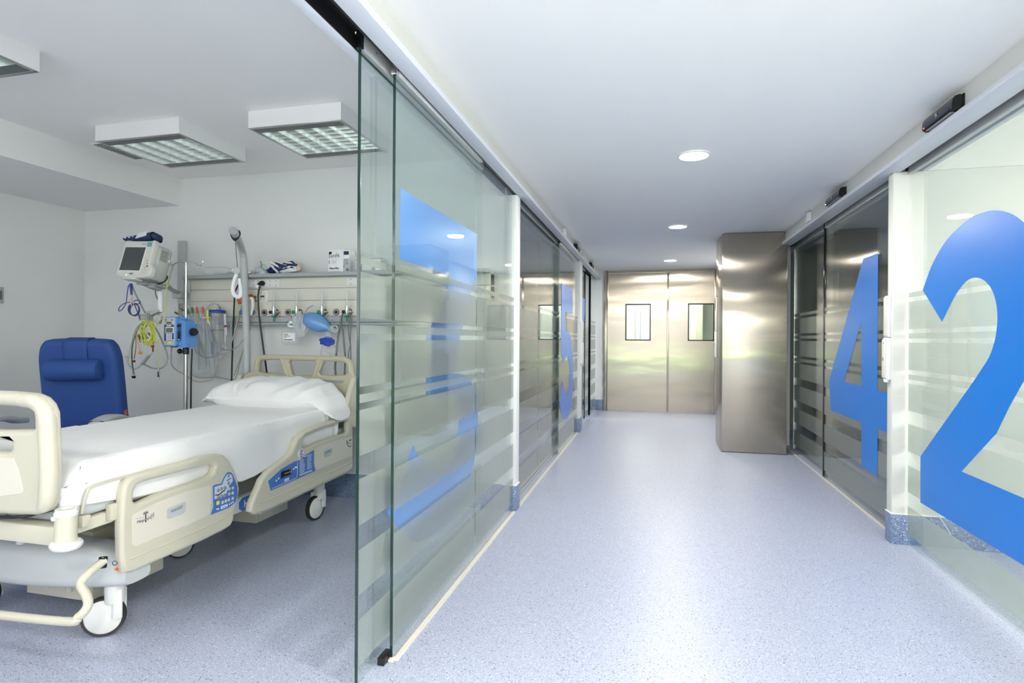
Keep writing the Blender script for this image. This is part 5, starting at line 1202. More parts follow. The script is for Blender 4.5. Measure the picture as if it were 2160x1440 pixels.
# blue and white bag
c = onY(598, 569, 3.96)
bb = thing('striped_bag', 'crumpled navy and white striped plastic bag on the middle of the shelf', 'plastic bag', (c.x, 3.97, ZS))
def strp(name, m, seed, rx, rz, dx, dz, rot, amp=0.45):
    B().ball((c.x + dx, 3.965, ZS + dz), rx, 0.05, rz, 3, amp, 2.4, rot=Matrix.Rotation(rot, 4, 'Y'), seed=seed).build(name, m, bb, 50)
strp('navy_fold', 'inknavy', 1, 0.125, 0.045, 0.0, 0.05, -0.02)
for i, (dx, dz, rx, rz, ro) in enumerate(((-0.05, 0.066, 0.06, 0.009, 0.5), (0.0, 0.078, 0.055, 0.008, 0.35), (0.05, 0.082, 0.05, 0.008, 0.15), (-0.06, 0.038, 0.045, 0.010, 0.75))):
    B().ball((c.x + dx, 3.93, ZS + dz), rx, 0.02, rz, 3, 0.3, 2.4, rot=Matrix.Rotation(ro, 4, 'Y'), seed=11 + i).build('white_stripe', 'paper', bb, 50)
strp('white_fold', 'paper', 21, 0.085, 0.028, 0.055, 0.026, -0.15)
B().ball((c.x - 0.105, 3.955, ZS + 0.022), 0.035, 0.03, 0.02, 3, 0.6, 3.0, seed=4).build('navy_corner', 'inknavy', bb)
B().ball((c.x + 0.14, 3.96, ZS + 0.045), 0.014, 0.02, 0.03, 2, 0.6, 3.0, seed=5).build('pink_corner', 'pinkish', bb)

# ------------------------------------------------------------------ hanging below the flowmeters
YW = YU - 0.07
rb = thing('resuscitator_bag', 'sky blue resuscitator bag with a clear mask hanging over the headboard', 'resuscitator', onY(672, 680, YW))
c0, c1 = onY(640, 668, YW), onY(703, 697, YW); ax = (c1 - c0); Ln = ax.length
B().lathe([(0.001, 0.0), (0.030, 0.004), (0.052, 0.022), (0.066, 0.06), (0.070, 0.10), (0.066, 0.14), (0.055, 0.175), (0.040, 0.20), (0.030, 0.215), (0.030, 0.235), (0.026, 0.24), (0.001, 0.241)], onY(643, 669, YW), ax, 40).build('blue_bag', 'ambu', rb)
nk = onY(643, 669, YW) + ax.normalized() * 0.241
B().lathe([(0.026, 0.0), (0.027, 0.012), (0.020, 0.02), (0.020, 0.05), (0.016, 0.054)], nk, ax, 20).build('clear_valve', 'clear2', rb)
B().tube([nk + Vector((0.05, -0.02, 0.0)) + Vector((0.025 * math.cos(a), 0.0, 0.025 * math.sin(a))) for a in [2 * PI * k / 18 for k in range(18)]], 0.006, 8, closed=True).build('valve_ring', 'clear2', rb)
mc = onY(692, 714, YW - 0.02)
B().lathe([(0.012, 0.060), (0.022, 0.045), (0.040, 0.0), (0.048, -0.015)], mc, (0.15, -0.3, 1), 24, cap=False, sx=1.0, sy=0.8).build('mask_dome', 'clear', rb)
B().ball((mc.x - 0.004, mc.y - 0.004, mc.z - 0.022), 0.054, 0.042, 0.036, 3, 0.4, 2.2, seed=6).build('mask_cushion', 'royal', rb)
for pts_, r_ in (([(700, 700), (709, 706), (712, 722), (709, 745), (705, 757)], 0.003), ([(688, 705), (680, 728), (677, 748), (690, 752), (700, 757)], 0.0025), ([(640, 668), (648, 652), (656, 646), (662, 644)], 0.005), ([(690, 663), (699, 672), (701, 690)], 0.005)):
    B().tube(pl_(pts_, YW), r_, 8, smooth=4).build('clear_tube', 'tubeclear', rb)
B().ball((mc.x + 0.03, mc.y + 0.01, mc.z - 0.085), 0.05, 0.03, 0.045, 3, 0.5, 2.0, seed=9).build('bag_end', 'clear', rb)
wb_ = thing('humidifier_bag', 'wrinkled milky plastic bag hanging beside the blue resuscitator bag', 'plastic bag', onY(634, 680, YW))
def bagf(u, v):
    th = 2 * PI * u; c_ = onY(630 + 6 * v, 656 + 54 * v, YW); wv = (0.012 + 0.042 * math.sin(min(1, v * 1.25) * PI * 0.62)) * (1.0 - 0.55 * max(0, v - 0.72) / 0.28)
    k = 1 + 0.22 * math.sin(5 * th + 6 * v) + 0.15 * math.sin(3 * th - 9 * v)
    return (c_.x + wv * math.cos(th) * k, YW + 0.03 * wv / 0.05 * math.sin(th) * k, c_.z)
B().grid(bagf, 40, 24, closed_u=True).build('bag_body', 'clear2', wb_, 60)
b = B(); pz = onY(640, 706, YW - 0.035); b.tube([pz + Vector((-0.03, 0, 0.03)), pz + Vector((0, 0, -0.005)), pz + Vector((0.022, 0, 0.04))], 0.0015, 5); b.build('red_print', 'pinkish', wb_)
cn = thing('suction_liner', 'clear box with a white barcode label hanging under the supply panel', 'container', onY(620, 712, YW))
u0, u1, z0, z1 = onY(595, 700, YW).x, onY(632, 700, YW).x, onY(600, 726, YW).z, onY(600, 690, YW).z
B().box(u0, u1, YW - 0.02, YW + 0.035, z0, z1, bev=0.02, seg=3).build('liner_body', 'clear', cn)
B().box(u0 + 0.10, u0 + 0.135, YW - 0.02, YW + 0.02, z1 - 0.005, z1 + 0.09, bev=0.008).build('liner_neck', 'clear2', cn)
b = B(); b.box(u0 + 0.06, u0 + 0.105, YW - 0.02, YW + 0.02, z1 + 0.028, z1 + 0.05, bev=0.004); b.box(u0 + 0.06, u0 + 0.075, YW - 0.02, YW + 0.02, z1 + 0.005, z1 + 0.05, bev=0.004); b.box(u0 + 0.07, u0 + 0.11, YW - 0.02, YW + 0.02, z1 - 0.002, z1 + 0.014, bev=0.004); b.build('white_clip', 'frostplastic', cn)
la0, la1, lz0, lz1 = onY(597, 700, YW - 0.022).x, onY(622, 700, YW - 0.022).x, onY(600, 719, YW - 0.022).z, onY(600, 702, YW - 0.022).z
lb_ = B().box(la0, la1, YW - 0.0225, YW - 0.0215, lz0, lz1).build('paper_label', 'paper', cn, 0)
p = B()
for i in range(4): p.box(la0 + 0.006, la0 + 0.03 + 0.05 * random.random(), YW - 0.0232, YW - 0.0226, lz1 - 0.010 - 0.009 * i, lz1 - 0.007 - 0.009 * i)
for i in range(20): p.box(la0 + 0.006 + 0.0040 * i, la0 + 0.0082 + 0.0040 * i + 0.001 * random.random(), YW - 0.0232, YW - 0.0226, lz0 + 0.006, lz0 + 0.014)
p.build('label_print', 'ink', lb_, 0)
cable('oxygen_hose', 'dark grey hose looping from the right flowmeter, thickest of the four, down to the headboard', pv([(724, 661, 3.93), (720, 670, 3.93), (717.5, 685, 3.93), (714, 705, 3.93), (711, 730, 3.93), (709, 752, 3.93), (707, 775, 3.95), (708.5, 795, 3.95)]), 0.0075, 'greycable2', 'hose')
cable('oxygen_hose', 'grey hose beside the thickest one, crossing behind the headboard top', pv([(720, 672, 3.94), (720.5, 686, 3.94), (724, 702, 3.94), (726, 730, 3.94), (728, 752, 3.94), (727.5, 775, 3.95), (726, 795, 3.95)]), 0.0065, 'greycable2', 'hose')
cable('thin_tube', 'thin dark tube left of a twin at the glass edge below the right flowmeter', pv([(739, 664, 3.94), (738, 676, 3.94), (735, 690, 3.94), (737, 715, 3.94), (739, 728, 3.94), (736, 740, 3.94), (735, 756, 3.94), (735, 800, 3.95)]), 0.004, 'greycable2', 'hose')
cable('thin_tube', 'thin brownish tube nearest the glass edge below the right flowmeter', pv([(740.5, 664, 3.935), (741, 680, 3.935), (739.5, 700, 3.935), (739, 720, 3.935), (740, 742, 3.935), (740, 800, 3.95)]), 0.004, 'greycable2', 'hose')
cable('white_lead', 'white lead slanting down from the blue gas plug behind the lifting pole', pv([(541, 650, 3.96), (538, 660, 3.96), (532, 680, 3.97), (524, 705, 3.98), (512, 740, 4.0), (500, 775, 4.03), (493, 792, 4.04)]), 0.0035, 'beigecable')

# ------------------------------------------------------------------ suction canister and catheters at the left of the panel
YC = 3.93
sx0, sx1 = onY(442.5, 660, YC).x, onY(474, 660, YC).x; scx = (sx0 + sx1) / 2; zl = onY(458, 657, YC).z; zb = onY(458, 722, YC).z
cs = thing('suction_canister', 'clear suction canister with a royal blue lid on the wall rail', 'canister', (scx, YC, zb))
B().lathe([(0.045, 0.0), (0.050, 0.004), (0.058, zl - zb - 0.01), (0.058, zl - zb)], (scx, YC, zb), (0, 0, 1), 32, cap=False).build('canister_jar', 'clear', cs)
B().lathe([(0.052, -0.012), (0.062, -0.008), (0.064, 0.004), (0.058, 0.012), (0.03, 0.016), (0.001, 0.016)], (scx, YC, zl), (0, 0, 1), 32).build('canister_lid', 'royal', cs)
B().box(scx - 0.045, scx - 0.01, YC - 0.062, YC - 0.05, zl - 0.045, zl - 0.012, bev=0.003).build('lid_spout', 'panelblue', cs)
b = B(); b.box(scx - 0.03, scx + 0.012, YC - 0.03, YC + 0.0, zl + 0.014, zl + 0.024, bev=0.003); b.build('lid_cap', 'white', cs)
b = B()
for i in range(9): b.box(scx + 0.02, scx + 0.043, YC - 0.053, YC - 0.0515, zb + 0.025 + i * 0.023, zb + 0.027 + i * 0.023)
b.build('volume_scale', 'inkgrey', cs, 0)
b = B()
b.tube([(scx + 0.062 * math.cos(a), YC + 0.062 * math.sin(a), zb + 0.10) for a in [2 * PI * k / 28 for k in range(28)]], 0.003, 6, closed=True)
for dx in (0.066, 0.078): b.tube([(scx + dx, YC, zl - 0.02), (scx + dx + 0.01, YC, zb + 0.12), (scx + dx + 0.012, YC, zb + 0.06)], 0.003, 6)
b.tube([(scx + 0.075, YC, zb + 0.06), (scx + 0.085, YC, zb - 0.09), (scx - 0.055, YC, zb - 0.115), (scx - 0.055, YC, zb - 0.085), (scx - 0.02, YC, zb - 0.08)], 0.0028, 6)
b.build('wire_bracket', 'chrome', cs)
B().lathe([(0.008, 0), (0.009, 0.012), (0.007, 0.015)], (scx + 0.084, YC - 0.004, zb + 0.13), (0.3, -1, 0.4), 14).build('red_valve', 'red', cs)
yc_ = onY(438, 668, YC - 0.07)
b = B(); b.tube([yc_ + Vector((0, 0, 0.055)), yc_, yc_ + Vector((0.004, 0, -0.05))], [0.008, 0.008, 0.0065], 12); b.tube([yc_ + Vector((-0.02, 0, -0.006)), yc_ + Vector((0.022, 0, -0.006))], 0.0075, 12)
yo = b.build('yellow_connector', 'yellow', cs)
B().tube([yc_ + Vector((-0.05, 0, -0.008)), yc_ + Vector((-0.02, 0, -0.006))], 0.006, 10).build('connector_tip', 'white', yo)
b = B()
b.tube(pv([(438, 654, YC - 0.07), (440, 646, YC - 0.06), (447, 641, YC - 0.05), (456, 641, YC - 0.04), (462, 645, YC - 0.02), (464, 651, YC)]), 0.0045, 8, smooth=5)
b.tube(pv([(439, 675, YC - 0.07), (444, 690, YC - 0.06), (452, 712, YC - 0.05), (466, 732, YC - 0.03), (480, 738, YC), (497, 734, YC), (510, 722, YC + 0.03), (516, 706, YC + 0.04)]), 0.0045, 8, smooth=5)
b.tube(pv([(488, 668, YC), (487, 690, YC), (480, 715, YC - 0.02), (466, 738, YC - 0.04), (450, 752, YC - 0.05), (436, 754, YC - 0.05), (422, 749, YC - 0.05), (412, 738, YC - 0.05), (409, 722, YC - 0.05)]), 0.0045, 8, smooth=5)
b.build('suction_tubing', 'tubeclear', cs)
b = B(); b.tube(pv([(464, 652, YC), (464, 647, YC)]), 0.006, 10); b.build('blue_fitting', 'royal', cs)

YK = 3.915
def packet(L0, L1, wd, tip, label, kind='clear', tipcol=None):
    a = onY(*L0, YK); c = onY(*L1, YK)
    r = thing('catheter_packet', label, 'catheter packet', (c.x, YK, c.z), 'catheters in long clear packets')
    off = random.uniform(-0.02, 0.02)
    d = (c - a); n_ = Vector((d.z, 0, -d.x)).normalized()
    def sf(u, v):
        p = a + d * v; q = p + n_ * wd * (u - 0.5) * (1.0 if v > 0.06 else 0.8)
        return (q.x, YK + off + 0.010 * math.sin(u * PI) * math.sin(v * PI) + 0.003 * noise.noise(Vector((u * 3, v * 12, off * 90))), q.z)
    B().grid(sf, 7, 30).build('packet_sleeve', kind, r, 60, solid=0.001)
    B().tube([a + d * 0.08 + Vector((0, off + 0.004, 0)), a + d * 0.5 + Vector((0.004, off + 0.006, 0)), a + d * 0.93 + Vector((0, off + 0.004, 0))], 0.0035, 8, smooth=4).build('catheter_tube', 'tubeclear', r)
    if tipcol:
        t0 = a + d * 0.05 + Vector((0, off - 0.006, 0)); B().tube([t0, t0 + d * 0.09], 0.0075, 10).build('coloured_funnel', tipcol, r)
packet((419, 640), (421, 788), 0.075, 0, 'clear catheter packet with orange funnel, farthest left of the orange pair', 'clear', 'orange')
packet((431, 640), (437, 787), 0.075, 0, 'clear catheter packet with orange funnel, right of the other orange one', 'clear', 'orange')
packet((407, 641), (425, 780), 0.060, 0, 'clear catheter packet with green funnel pointing up left beside the orange ones', 'clear', 'leafgreen')
packet((395, 644), (440, 770), 0.05, 0, 'clear catheter packet with green funnel leaning left behind the infusion pump', 'clear', 'leafgreen')
packet((380, 648), (430, 700), 0.04, 0, 'clear catheter packet with green funnel leaning over the pump pole', 'clear', 'leafgreen')
packet((367, 657), (425, 690), 0.035, 0, 'clear catheter packet lying almost flat with a green funnel above the pump', 'clear', 'leafgreen')
packet((445, 652), (455, 786), 0.07, 0, 'clear catheter packet printed in blue hanging below the canister', 'clear')
bs = thing('catheter_bin', 'clear sleeve on the wall holding the catheter packets', 'holder', onY(432, 720, 3.96))
def binf(u, v):
    a = onY(400 + 62 * u, 672 + 122 * v, 3.96); return (a.x, 3.955 - 0.055 * math.sin(PI * u) * (0.6 + 0.4 * (1 - v)), a.z)
B().grid(binf, 20, 12).build('sleeve_front', 'clear', bs, 60, solid=0.001)
p = B()
for i in range(12):
    a = onY(444.5, 722 + i * 2.2, 3.87); p.box(a.x, a.x + 0.015 + 0.012 * random.random(), 3.869, 3.8695, a.z, a.z + 0.004)
p.build('blue_print', 'panelblue', bs, 0)

# ------------------------------------------------------------------ monitor arm on its wall channel
ma = thing('monitor_arm', 'grey wall channel with a swing arm and cable basket carrying the monitor', 'monitor arm', (-3.93, 4.05, 1.7))
c0, c1 = onY(371.5, 507, 4.05), onY(388, 507, 4.05)
b = B(); b.box(c0.x, c1.x - 0.012, 4.065, YB - 0.001, 1.56, c0.z, bev=0.003); b.build('channel_cover', 'chairgrey', ma)
b = B()
for k in range(4): b.box(c0.x + 0.004 + k * 0.017, c0.x + 0.012 + k * 0.017, 4.07, YB - 0.001, 1.36, 1.57)
b.box(c0.x, c1.x - 0.012, 4.085, YB - 0.001, 1.34, 1.57); b.build('wall_channel', 'alu', ma)
YM = 3.62
hub = onY(340, 600, YM)
b = B()
b.tube([hub + Vector((0.02, 0.03, 0.0)), onY(362, 611, 3.82), onY(378, 617, 3.98)], 0.022, 12, smooth=4, flat=0.7); k_ = onY(380, 622, 3.99); b.box(k_.x - 0.05, k_.x + 0.04, 3.95, 4.04, k_.z - 0.03, k_.z + 0.03, bev=0.012)
b.build('swing_arm', 'monitorback', ma)
b = B(); b.lathe([(0.030, -0.025), (0.032, -0.02), (0.032, 0.02), (0.026, 0.03), (0.02, 0.045)], hub + Vector((0, 0, 0.0)), (0, 0, 1), 24); b.build('arm_hub', 'monitorback', ma)
pb0 = onY(339, 608, YM); pb1 = onY(338.5, 658, YM); b = B(); b.tube([pb0, pb1], 0.020, 16); b.build('drop_tube', 'white', ma)
kb = onY(322, 664, YM)
b = B()
b.prism([(0.0, 0.0), (0.095, 0.035), (0.095, 0.05), (0.03, 0.045), (-0.03, 0.035), (-0.035, -0.045), (0.0, -0.045)], (kb.x - 0.01, YM + 0.02, kb.z - 0.01), X_, Z_, 0.05)
q = onY(307, 668, YM - 0.02); b.box(q.x - 0.03, q.x + 0.012, YM - 0.06, YM + 0.02, q.z - 0.03, q.z + 0.02, bev=0.008)
q = onY(334, 672, YM - 0.03); b.box(q.x - 0.02, q.x + 0.035, YM - 0.05, YM - 0.02, q.z - 0.035, q.z + 0.03, bev=0.008, rot=Matrix.Rotation(0.35, 4, 'Y'))
b.build('cable_basket', 'monitorback', ma)
B().box(kb.x - 0.02, kb.x + 0.008, YM - 0.036, YM - 0.028, kb.z - 0.05, kb.z + 0.012, bev=0.003).build('basket_opening', 'midgrey', ma)
q = onY(305, 711, YM + 0.02); B().box(q.x - 0.045, q.x + 0.045, YM + 0.0, YM + 0.03, q.z - 0.015, q.z + 0.03, bev=0.004, rot=Matrix.Rotation(-0.15, 4, 'Y')).build('dark_bracket', 'darkgrey', ma)
cable('arm_cable', 'dark cable bowing out behind the white drop tube of the monitor arm', pv([(335, 604, 3.66), (329, 612, 3.68), (328, 620, 3.68), (333, 632, 3.66)]), 0.004, 'greycable2')

# patient monitor
mo_c = onY(288, 547, 3.48)
MM = Matrix.Translation(mo_c) @ Matrix.Rotation(math.radians(-4), 4, 'Z') @ Matrix.Rotation(math.radians(-14), 4, 'X') @ Matrix.Rotation(math.radians(3.0), 4, 'Y')
mo = thing('patient_monitor', 'boxy pale grey patient monitor with a dark screen tilted down on the wall arm', 'monitor', mo_c)
W2, H2 = 0.155, 0.145
front = sm2([(-W2, H2), (-W2 * 0.5, H2 + 0.003), (W2 * 0.6, H2 + 0.003), (W2 * 0.92, H2), (W2 * 0.96, 0.03), (W2 * 1.0, -0.02), (W2 * 1.18, -0.06), (W2 * 1.20, -0.105), (W2 * 1.02, -0.138), (W2 * 0.5, -0.145), (-W2 * 0.5, -0.148), (-W2 * 0.90, -0.14), (-W2 * 1.03, -0.11), (-W2 * 1.03, 0.0)], 4)
r3 = MM.to_3x3(); mux, muy, muz = r3 @ X_, r3 @ Y_, r3 @ Z_
def mp(x, y, z): return MM @ Vector((x, y, z))
shape('front_bezel', [front], mp(0, 0.015, 0), mux, muz, 0.05, 'monitor', mo, 0.012, 3)
bk_ = B(MM)
bk_.box(-W2 * 0.97, W2 * 1.02, 0.03, 0.16, -0.138, 0.132, bev=0.03, seg=4); bk_.box(-W2 * 0.75, W2 * 0.92, 0.14, 0.215, -0.145, 0.06, bev=0.04, seg=4)
bk_.build('rear_housing', 'monitorback', mo)
v_ = B(MM)
for i in range(9): v_.box(W2 * 1.018, W2 * 1.026, 0.055, 0.115, 0.02 + i * 0.0095, 0.0235 + i * 0.0095)
v_.build('side_vents', 'darkgrey', mo, 0)
sb = B(MM); sb.box(-W2 * 0.88, W2 * 0.54, -0.0125, -0.006, -0.098, 0.098, bev=0.002); sb.build('screen_surround', 'whitetrim', mo)
B(MM).box(-W2 * 0.82, W2 * 0.50, -0.0145, -0.010, -0.092, 0.092).build('screen', 'screen', mo, 0)
ks = []
for i, (x, z, rr, m_) in enumerate(((0.80, -0.012, 0.0078, 'amber'), (0.86, -0.034, 0.0062, 'midgrey'), (0.91, -0.055, 0.0062, 'ink'), (0.80, -0.068, 0.0045, 'midgrey'))):
    B(MM).lathe([(rr, 0), (rr, 0.003), (rr * 0.6, 0.005)], (W2 * x, -0.0095, z), (0, -1, 0), 16).build('push_button', m_, mo)
B(MM).lathe([(0.0165, 0), (0.0165, 0.006), (0.0145, 0.014), (0.001, 0.015)], (W2 * 0.84, -0.0095, -0.100), (0, -1, 0), 24).build('control_knob', 'bedinset', mo)
B(MM).box(W2 * 0.52, W2 * 0.82, -0.0115, -0.009, 0.100, 0.134).build('teal_badge', 'teal', mo, 0)
text('monitor_lettering', 'PHILIPS', 0.0125, mp(-0.018, -0.0112, -0.121), mux, muz, 'ink', mo, bold=0.0003)
B(MM).box(0.026, 0.070, -0.0112, -0.0098, 0.1175, 0.1215).build('model_marking', 'inkgrey', mo, 0)
B(MM).lathe([(0.003, 0), (0.0025, 0.002)], (-0.045, -0.0095, -0.128), (0, -1, 0), 10).build('power_light', 'ledg', mo)
B(MM).box(-0.09, 0.05, -0.004, 0.06, -0.158, -0.143, bev=0.006).build('bottom_lip', 'monitor', mo)
B(MM).box(-0.14, -0.05, 0.02, 0.06, 0.131, 0.142, bev=0.004).build('top_handle', 'midgrey', mo)
b = B(MM); b.box(0.02, 0.17, 0.06, 0.16, -0.178, -0.163, bev=0.005); b.tube([(0.01, 0.05, -0.172), (0.10, 0.05, -0.172)], 0.010, 10); b.box(0.10, 0.16, 0.06, 0.14, -0.20, -0.176, bev=0.006); b.build('mount_plate', 'midgrey', mo)
B(MM).tube([(0.185, 0.13, -0.08), (0.205, 0.12, -0.10), (0.20, 0.11, -0.13), (0.16, 0.10, -0.155), (0.12, 0.09, -0.175)], 0.005, 8, smooth=4).build('rear_cable', 'black', mo)

# pressure cuff bag on the monitor
cf = thing('pressure_cuff', 'navy blood pressure cuff folded on top of the monitor', 'pressure cuff', onY(286, 505, 3.58))
CM = MM @ Matrix.Translation((-0.035, 0.030, 0.172)) @ Matrix.Rotation(math.radians(-5), 4, 'Y')
b = B(CM)
def cuf(u, v):
    th = 2 * PI * v; x = -0.135 + 0.27 * u; hv = 0.010 + 0.022 * (u ** 0.7) ; c_, s_ = math.cos(th), math.sin(th)
    return (x, 0.055 * math.copysign(abs(c_) ** 0.6, c_) + 0.004 * noise.noise(Vector((x * 20, th, 0))), -0.008 + hv * 0.5 + hv * math.copysign(abs(s_) ** 0.7, s_) + 0.004 * noise.noise(Vector((x * 15, th * 2, 3))))
b.grid(cuf, 30, 25); b.ball((-0.135, 0, 0.0), 0.012, 0.05, 0.012, 2); b.ball((0.135, 0, 0.010), 0.02, 0.052, 0.030, 2)
b.build('navy_cover', 'navy', cf, 60)
b = B(CM)
for i in range(4): b.tube([(0.0 + 0.004 * i, -0.057, -0.010 + i * 0.009), (0.05, -0.062, -0.006 + i * 0.010), (0.10, -0.056, 0.006 + i * 0.009)], 0.0045, 8, smooth=4)
b.build('white_hose_fold', 'frostplastic', cf)
b = B(CM); b.tube([(-0.115, -0.056, -0.002), (-0.105, -0.057, 0.004)], 0.005, 8); b.tube([(-0.08, -0.057, 0.004), (-0.07, -0.058, -0.002), (-0.06, -0.058, 0.006)], 0.003, 6, smooth=3); b.tube([(-0.035, -0.058, 0.010), (-0.03, -0.058, 0.0)], 0.004, 6); b.build('white_mark', 'whiteprint', cf)

# cables hanging from monitor and basket
YQ = 3.54
sc_ = thing('sensor_cable', 'dark blue sensor cable coiled in a ring under the left of the monitor', 'cable', onY(268, 640, YQ))
b = B()
for k in range(4):
    cc = onY(281.5 + 0.5 * k, 652 + 0.6 * k, YQ - 0.008 * k); rr_ = 0.050 - 0.002 * k
    b.tube([Vector((cc.x + rr_ * math.cos(a) * 1.02, YQ - 0.006 * k, cc.z + rr_ * math.sin(a) * (0.92 + 0.03 * k))) for a in [2 * PI * i / 28 for i in range(28)]], 0.0034, 8, closed=True)
b.tube(pv([(271, 601, YQ), (268, 622, YQ), (266, 638, YQ), (258, 652, YQ), (251, 656, YQ), (252, 648, YQ), (262, 640, YQ), (275, 637, YQ)]), 0.0032, 8, smooth=5)
b.tube(pv([(279, 637, YQ), (288, 633, YQ), (296, 636, YQ), (292, 641, YQ), (284, 640, YQ), (286, 648, YQ), (291, 660, YQ), (296, 674, YQ)]), 0.0032, 8, smooth=5)
b.build('coiled_cord', 'bluewire', sc_)
B().tube(pv([(275.5, 598, YQ), (276.5, 610, YQ), (277.5, 622, YQ)]), [0.012, 0.009, 0.007], 12).build('blue_plug', 'bluewire', sc_)
b = B(); b.tube(pv([(278, 625, YQ - 0.01), (276, 636, YQ - 0.015), (277.5, 645, YQ - 0.03)]), 0.004, 6, smooth=3); b.tube(pv([(279, 625, YQ - 0.01), (280, 634, YQ - 0.02), (282, 642, YQ - 0.03)]), 0.004, 6, smooth=3); b.build('pink_tie', 'pinkish', sc_)
cable('lead_cable', 'grey lead running from under the monitor diagonally to the cable basket', pv([(278, 600, YQ + 0.02), (285, 618, YQ + 0.03), (296, 640, YQ + 0.04), (306, 660, YQ + 0.05)]), 0.0055, 'greycable')

yg_ = thing('yellow_cable', 'yellow-green cable coiled over the right side of the basket', 'cable', onY(325, 690, YQ))
b = B()
for k in range(7):
    cc = onY(322 + 1.2 * k - 3, 700 + 0.8 * k, YQ - 0.008 * k); ra = 0.062 + 0.006 * (k % 3); rb2 = 0.075 - 0.003 * k
    tl_ = 0.15 * (k % 3 - 1)
    b.tube([Vector((cc.x + rb2 * 0.72 * math.cos(a) + tl_ * ra * math.sin(a), YQ - 0.05 - 0.005 * k, cc.z + ra * 1.25 * math.sin(a))) for a in [2 * PI * i / 26 for i in range(26)]], 0.0026, 7, closed=True)
b.tube(pv([(353, 590, 3.55), (352, 610, 3.54), (350, 640, 3.5), (348.5, 668, 3.48)]), 0.0028, 7, smooth=5)
b.tube(pv([(348, 675, 3.47), (342, 674, 3.47), (335, 677, 3.48), (330, 686, 3.49)]), 0.0026, 7, smooth=5)
b.tube(pv([(334, 715, YQ - 0.06), (333.5, 735, YQ - 0.05), (334, 757, YQ - 0.05), (334.5, 777, YQ - 0.05)]), 0.0026, 7, smooth=5)
b.tube(pv([(288, 706, YQ - 0.02), (294, 715, YQ - 0.03), (303, 716, YQ - 0.03), (311, 709, YQ - 0.03)]), 0.0024, 7, smooth=5)
b.build('coiled_cord', 'lime', yg_)
q = onY(334.5, 789, YQ - 0.05); b = B(); b.box(q.x - 0.013, q.x + 0.013, q.y - 0.004, q.y + 0.004, q.z - 0.02, q.z + 0.022, bev=0.004); b.tube([q + Vector((0, 0, 0.022)), q + Vector((0, 0, 0.045))], 0.006, 8); b.tube([q + Vector((0, 0, -0.02)), q + Vector((0, 0, -0.038))], 0.006, 8); b.build('silver_clip', 'satin', yg_)

ec = thing('ecg_lead_set', 'bundle of grey cable and coloured leads looping below the basket', 'cable', onY(300, 720, YQ))
b = B()
b.tube(pv([(303, 676, YQ - 0.02), (292, 684, YQ - 0.01), (282, 697, YQ), (277, 715, YQ), (273, 740, YQ), (270, 755, YQ), (269.5, 763, YQ), (273, 772, YQ), (281, 777, YQ), (291, 775, YQ), (298, 769, YQ)]), 0.0066, 10, smooth=5)
b.tube(pv([(300, 678, YQ - 0.02), (302, 690, YQ - 0.03), (310, 704, YQ - 0.03), (320, 716, YQ - 0.03), (330, 722, YQ - 0.02)]), 0.0066, 10, smooth=5)
b.build('trunk_cable', 'frostplastic', ec)
b = B(); b.tube(pv([(322, 683, YQ + 0.02), (333, 700, YQ + 0.02), (343, 722, YQ + 0.02), (351, 742, YQ + 0.02), (353, 757, YQ + 0.02), (348, 771, YQ + 0.01), (336, 777, YQ), (322, 776, YQ), (310, 771, YQ), (305, 768, YQ)]), 0.0058, 10, smooth=5); b.build('grey_cable', 'greycable', ec)
p0_, p1_ = onY(300, 768, YQ - 0.01), onY(315, 748, YQ - 0.01)
b = B(); b.tube([p0_, p1_], 0.0165, 8, flat=0.55); b.build('trunk_block', 'chairgrey', ec)
p2_ = onY(320, 743, YQ - 0.01); b = B(); b.tube([p1_, p2_], [0.0165, 0.010], 8, flat=0.6); b.build('block_collar', 'white', ec)
for col, pts in (('ink', [(322, 742), (322, 730), (321, 712), (320, 700), (316, 685)]), ('lime', [(321, 742), (323, 728), (322, 712), (319, 698), (317, 684)]), ('red', [(323, 742), (324, 724), (322, 706), (320, 690)]),
                 ('greenwire', [(302, 677), (290, 690), (282, 710), (278, 730), (277, 755), (279, 780), (280, 790)]), ('ink', [(303, 678), (292, 692), (284, 712), (279, 735), (279, 760), (281.5, 780), (283, 790)]),
                 ('red', [(304, 678), (291, 694), (286, 708), (287, 725), (285, 745), (283, 757)]), ('amber', [(305, 678), (293, 690), (288, 705), (291, 722), (294, 735), (296, 741)]), ('ink', [(306, 680), (300, 690), (301, 702), (308, 708), (314, 710)]), ('ink', [(313, 682), (304, 694), (296, 708), (295, 722)])):
    B().tube(pl_(pts, YQ - 0.03 - random.uniform(0, 0.02)), 0.0026, 6, smooth=5).build('lead_wire', col, ec)
def clip(px, py, col, s=1.0):
    q = onY(px, py, YQ - 0.045); b = B(); b.box(q.x - 0.011 * s, q.x + 0.011 * s, q.y - 0.006, q.y + 0.006, q.z - 0.008 * s, q.z + 0.008 * s, bev=0.003); b.tube([q + Vector((-0.014 * s, 0, 0.004)), q + Vector((0.014 * s, 0, 0.006))], 0.0045, 8); b.build('lead_clip', col, ec)
clip(282, 762, 'red'); clip(296, 744, 'amber', 1.2); clip(282, 795, 'ink', 1.2); clip(322, 731, 'red', 0.9)
q0_, q1_ = onY(256, 751, YQ - 0.01), onY(269, 754, YQ - 0.01)
b = B(); b.tube([q0_, q1_], 0.0065, 10); b.tube([q1_ + Vector((0.012 * math.cos(a), 0, 0.016 * math.sin(a))) for a in [2 * PI * k / 16 for k in range(16)]], 0.004, 8, closed=True); b.build('white_toggle', 'white', ec)
b = B(); b.tube(pv([(298, 700, YQ), (297, 720, YQ), (295, 740, YQ), (298, 757, YQ)]), 0.004, 8, smooth=4); b.build('white_lead_end', 'frostplastic', ec)

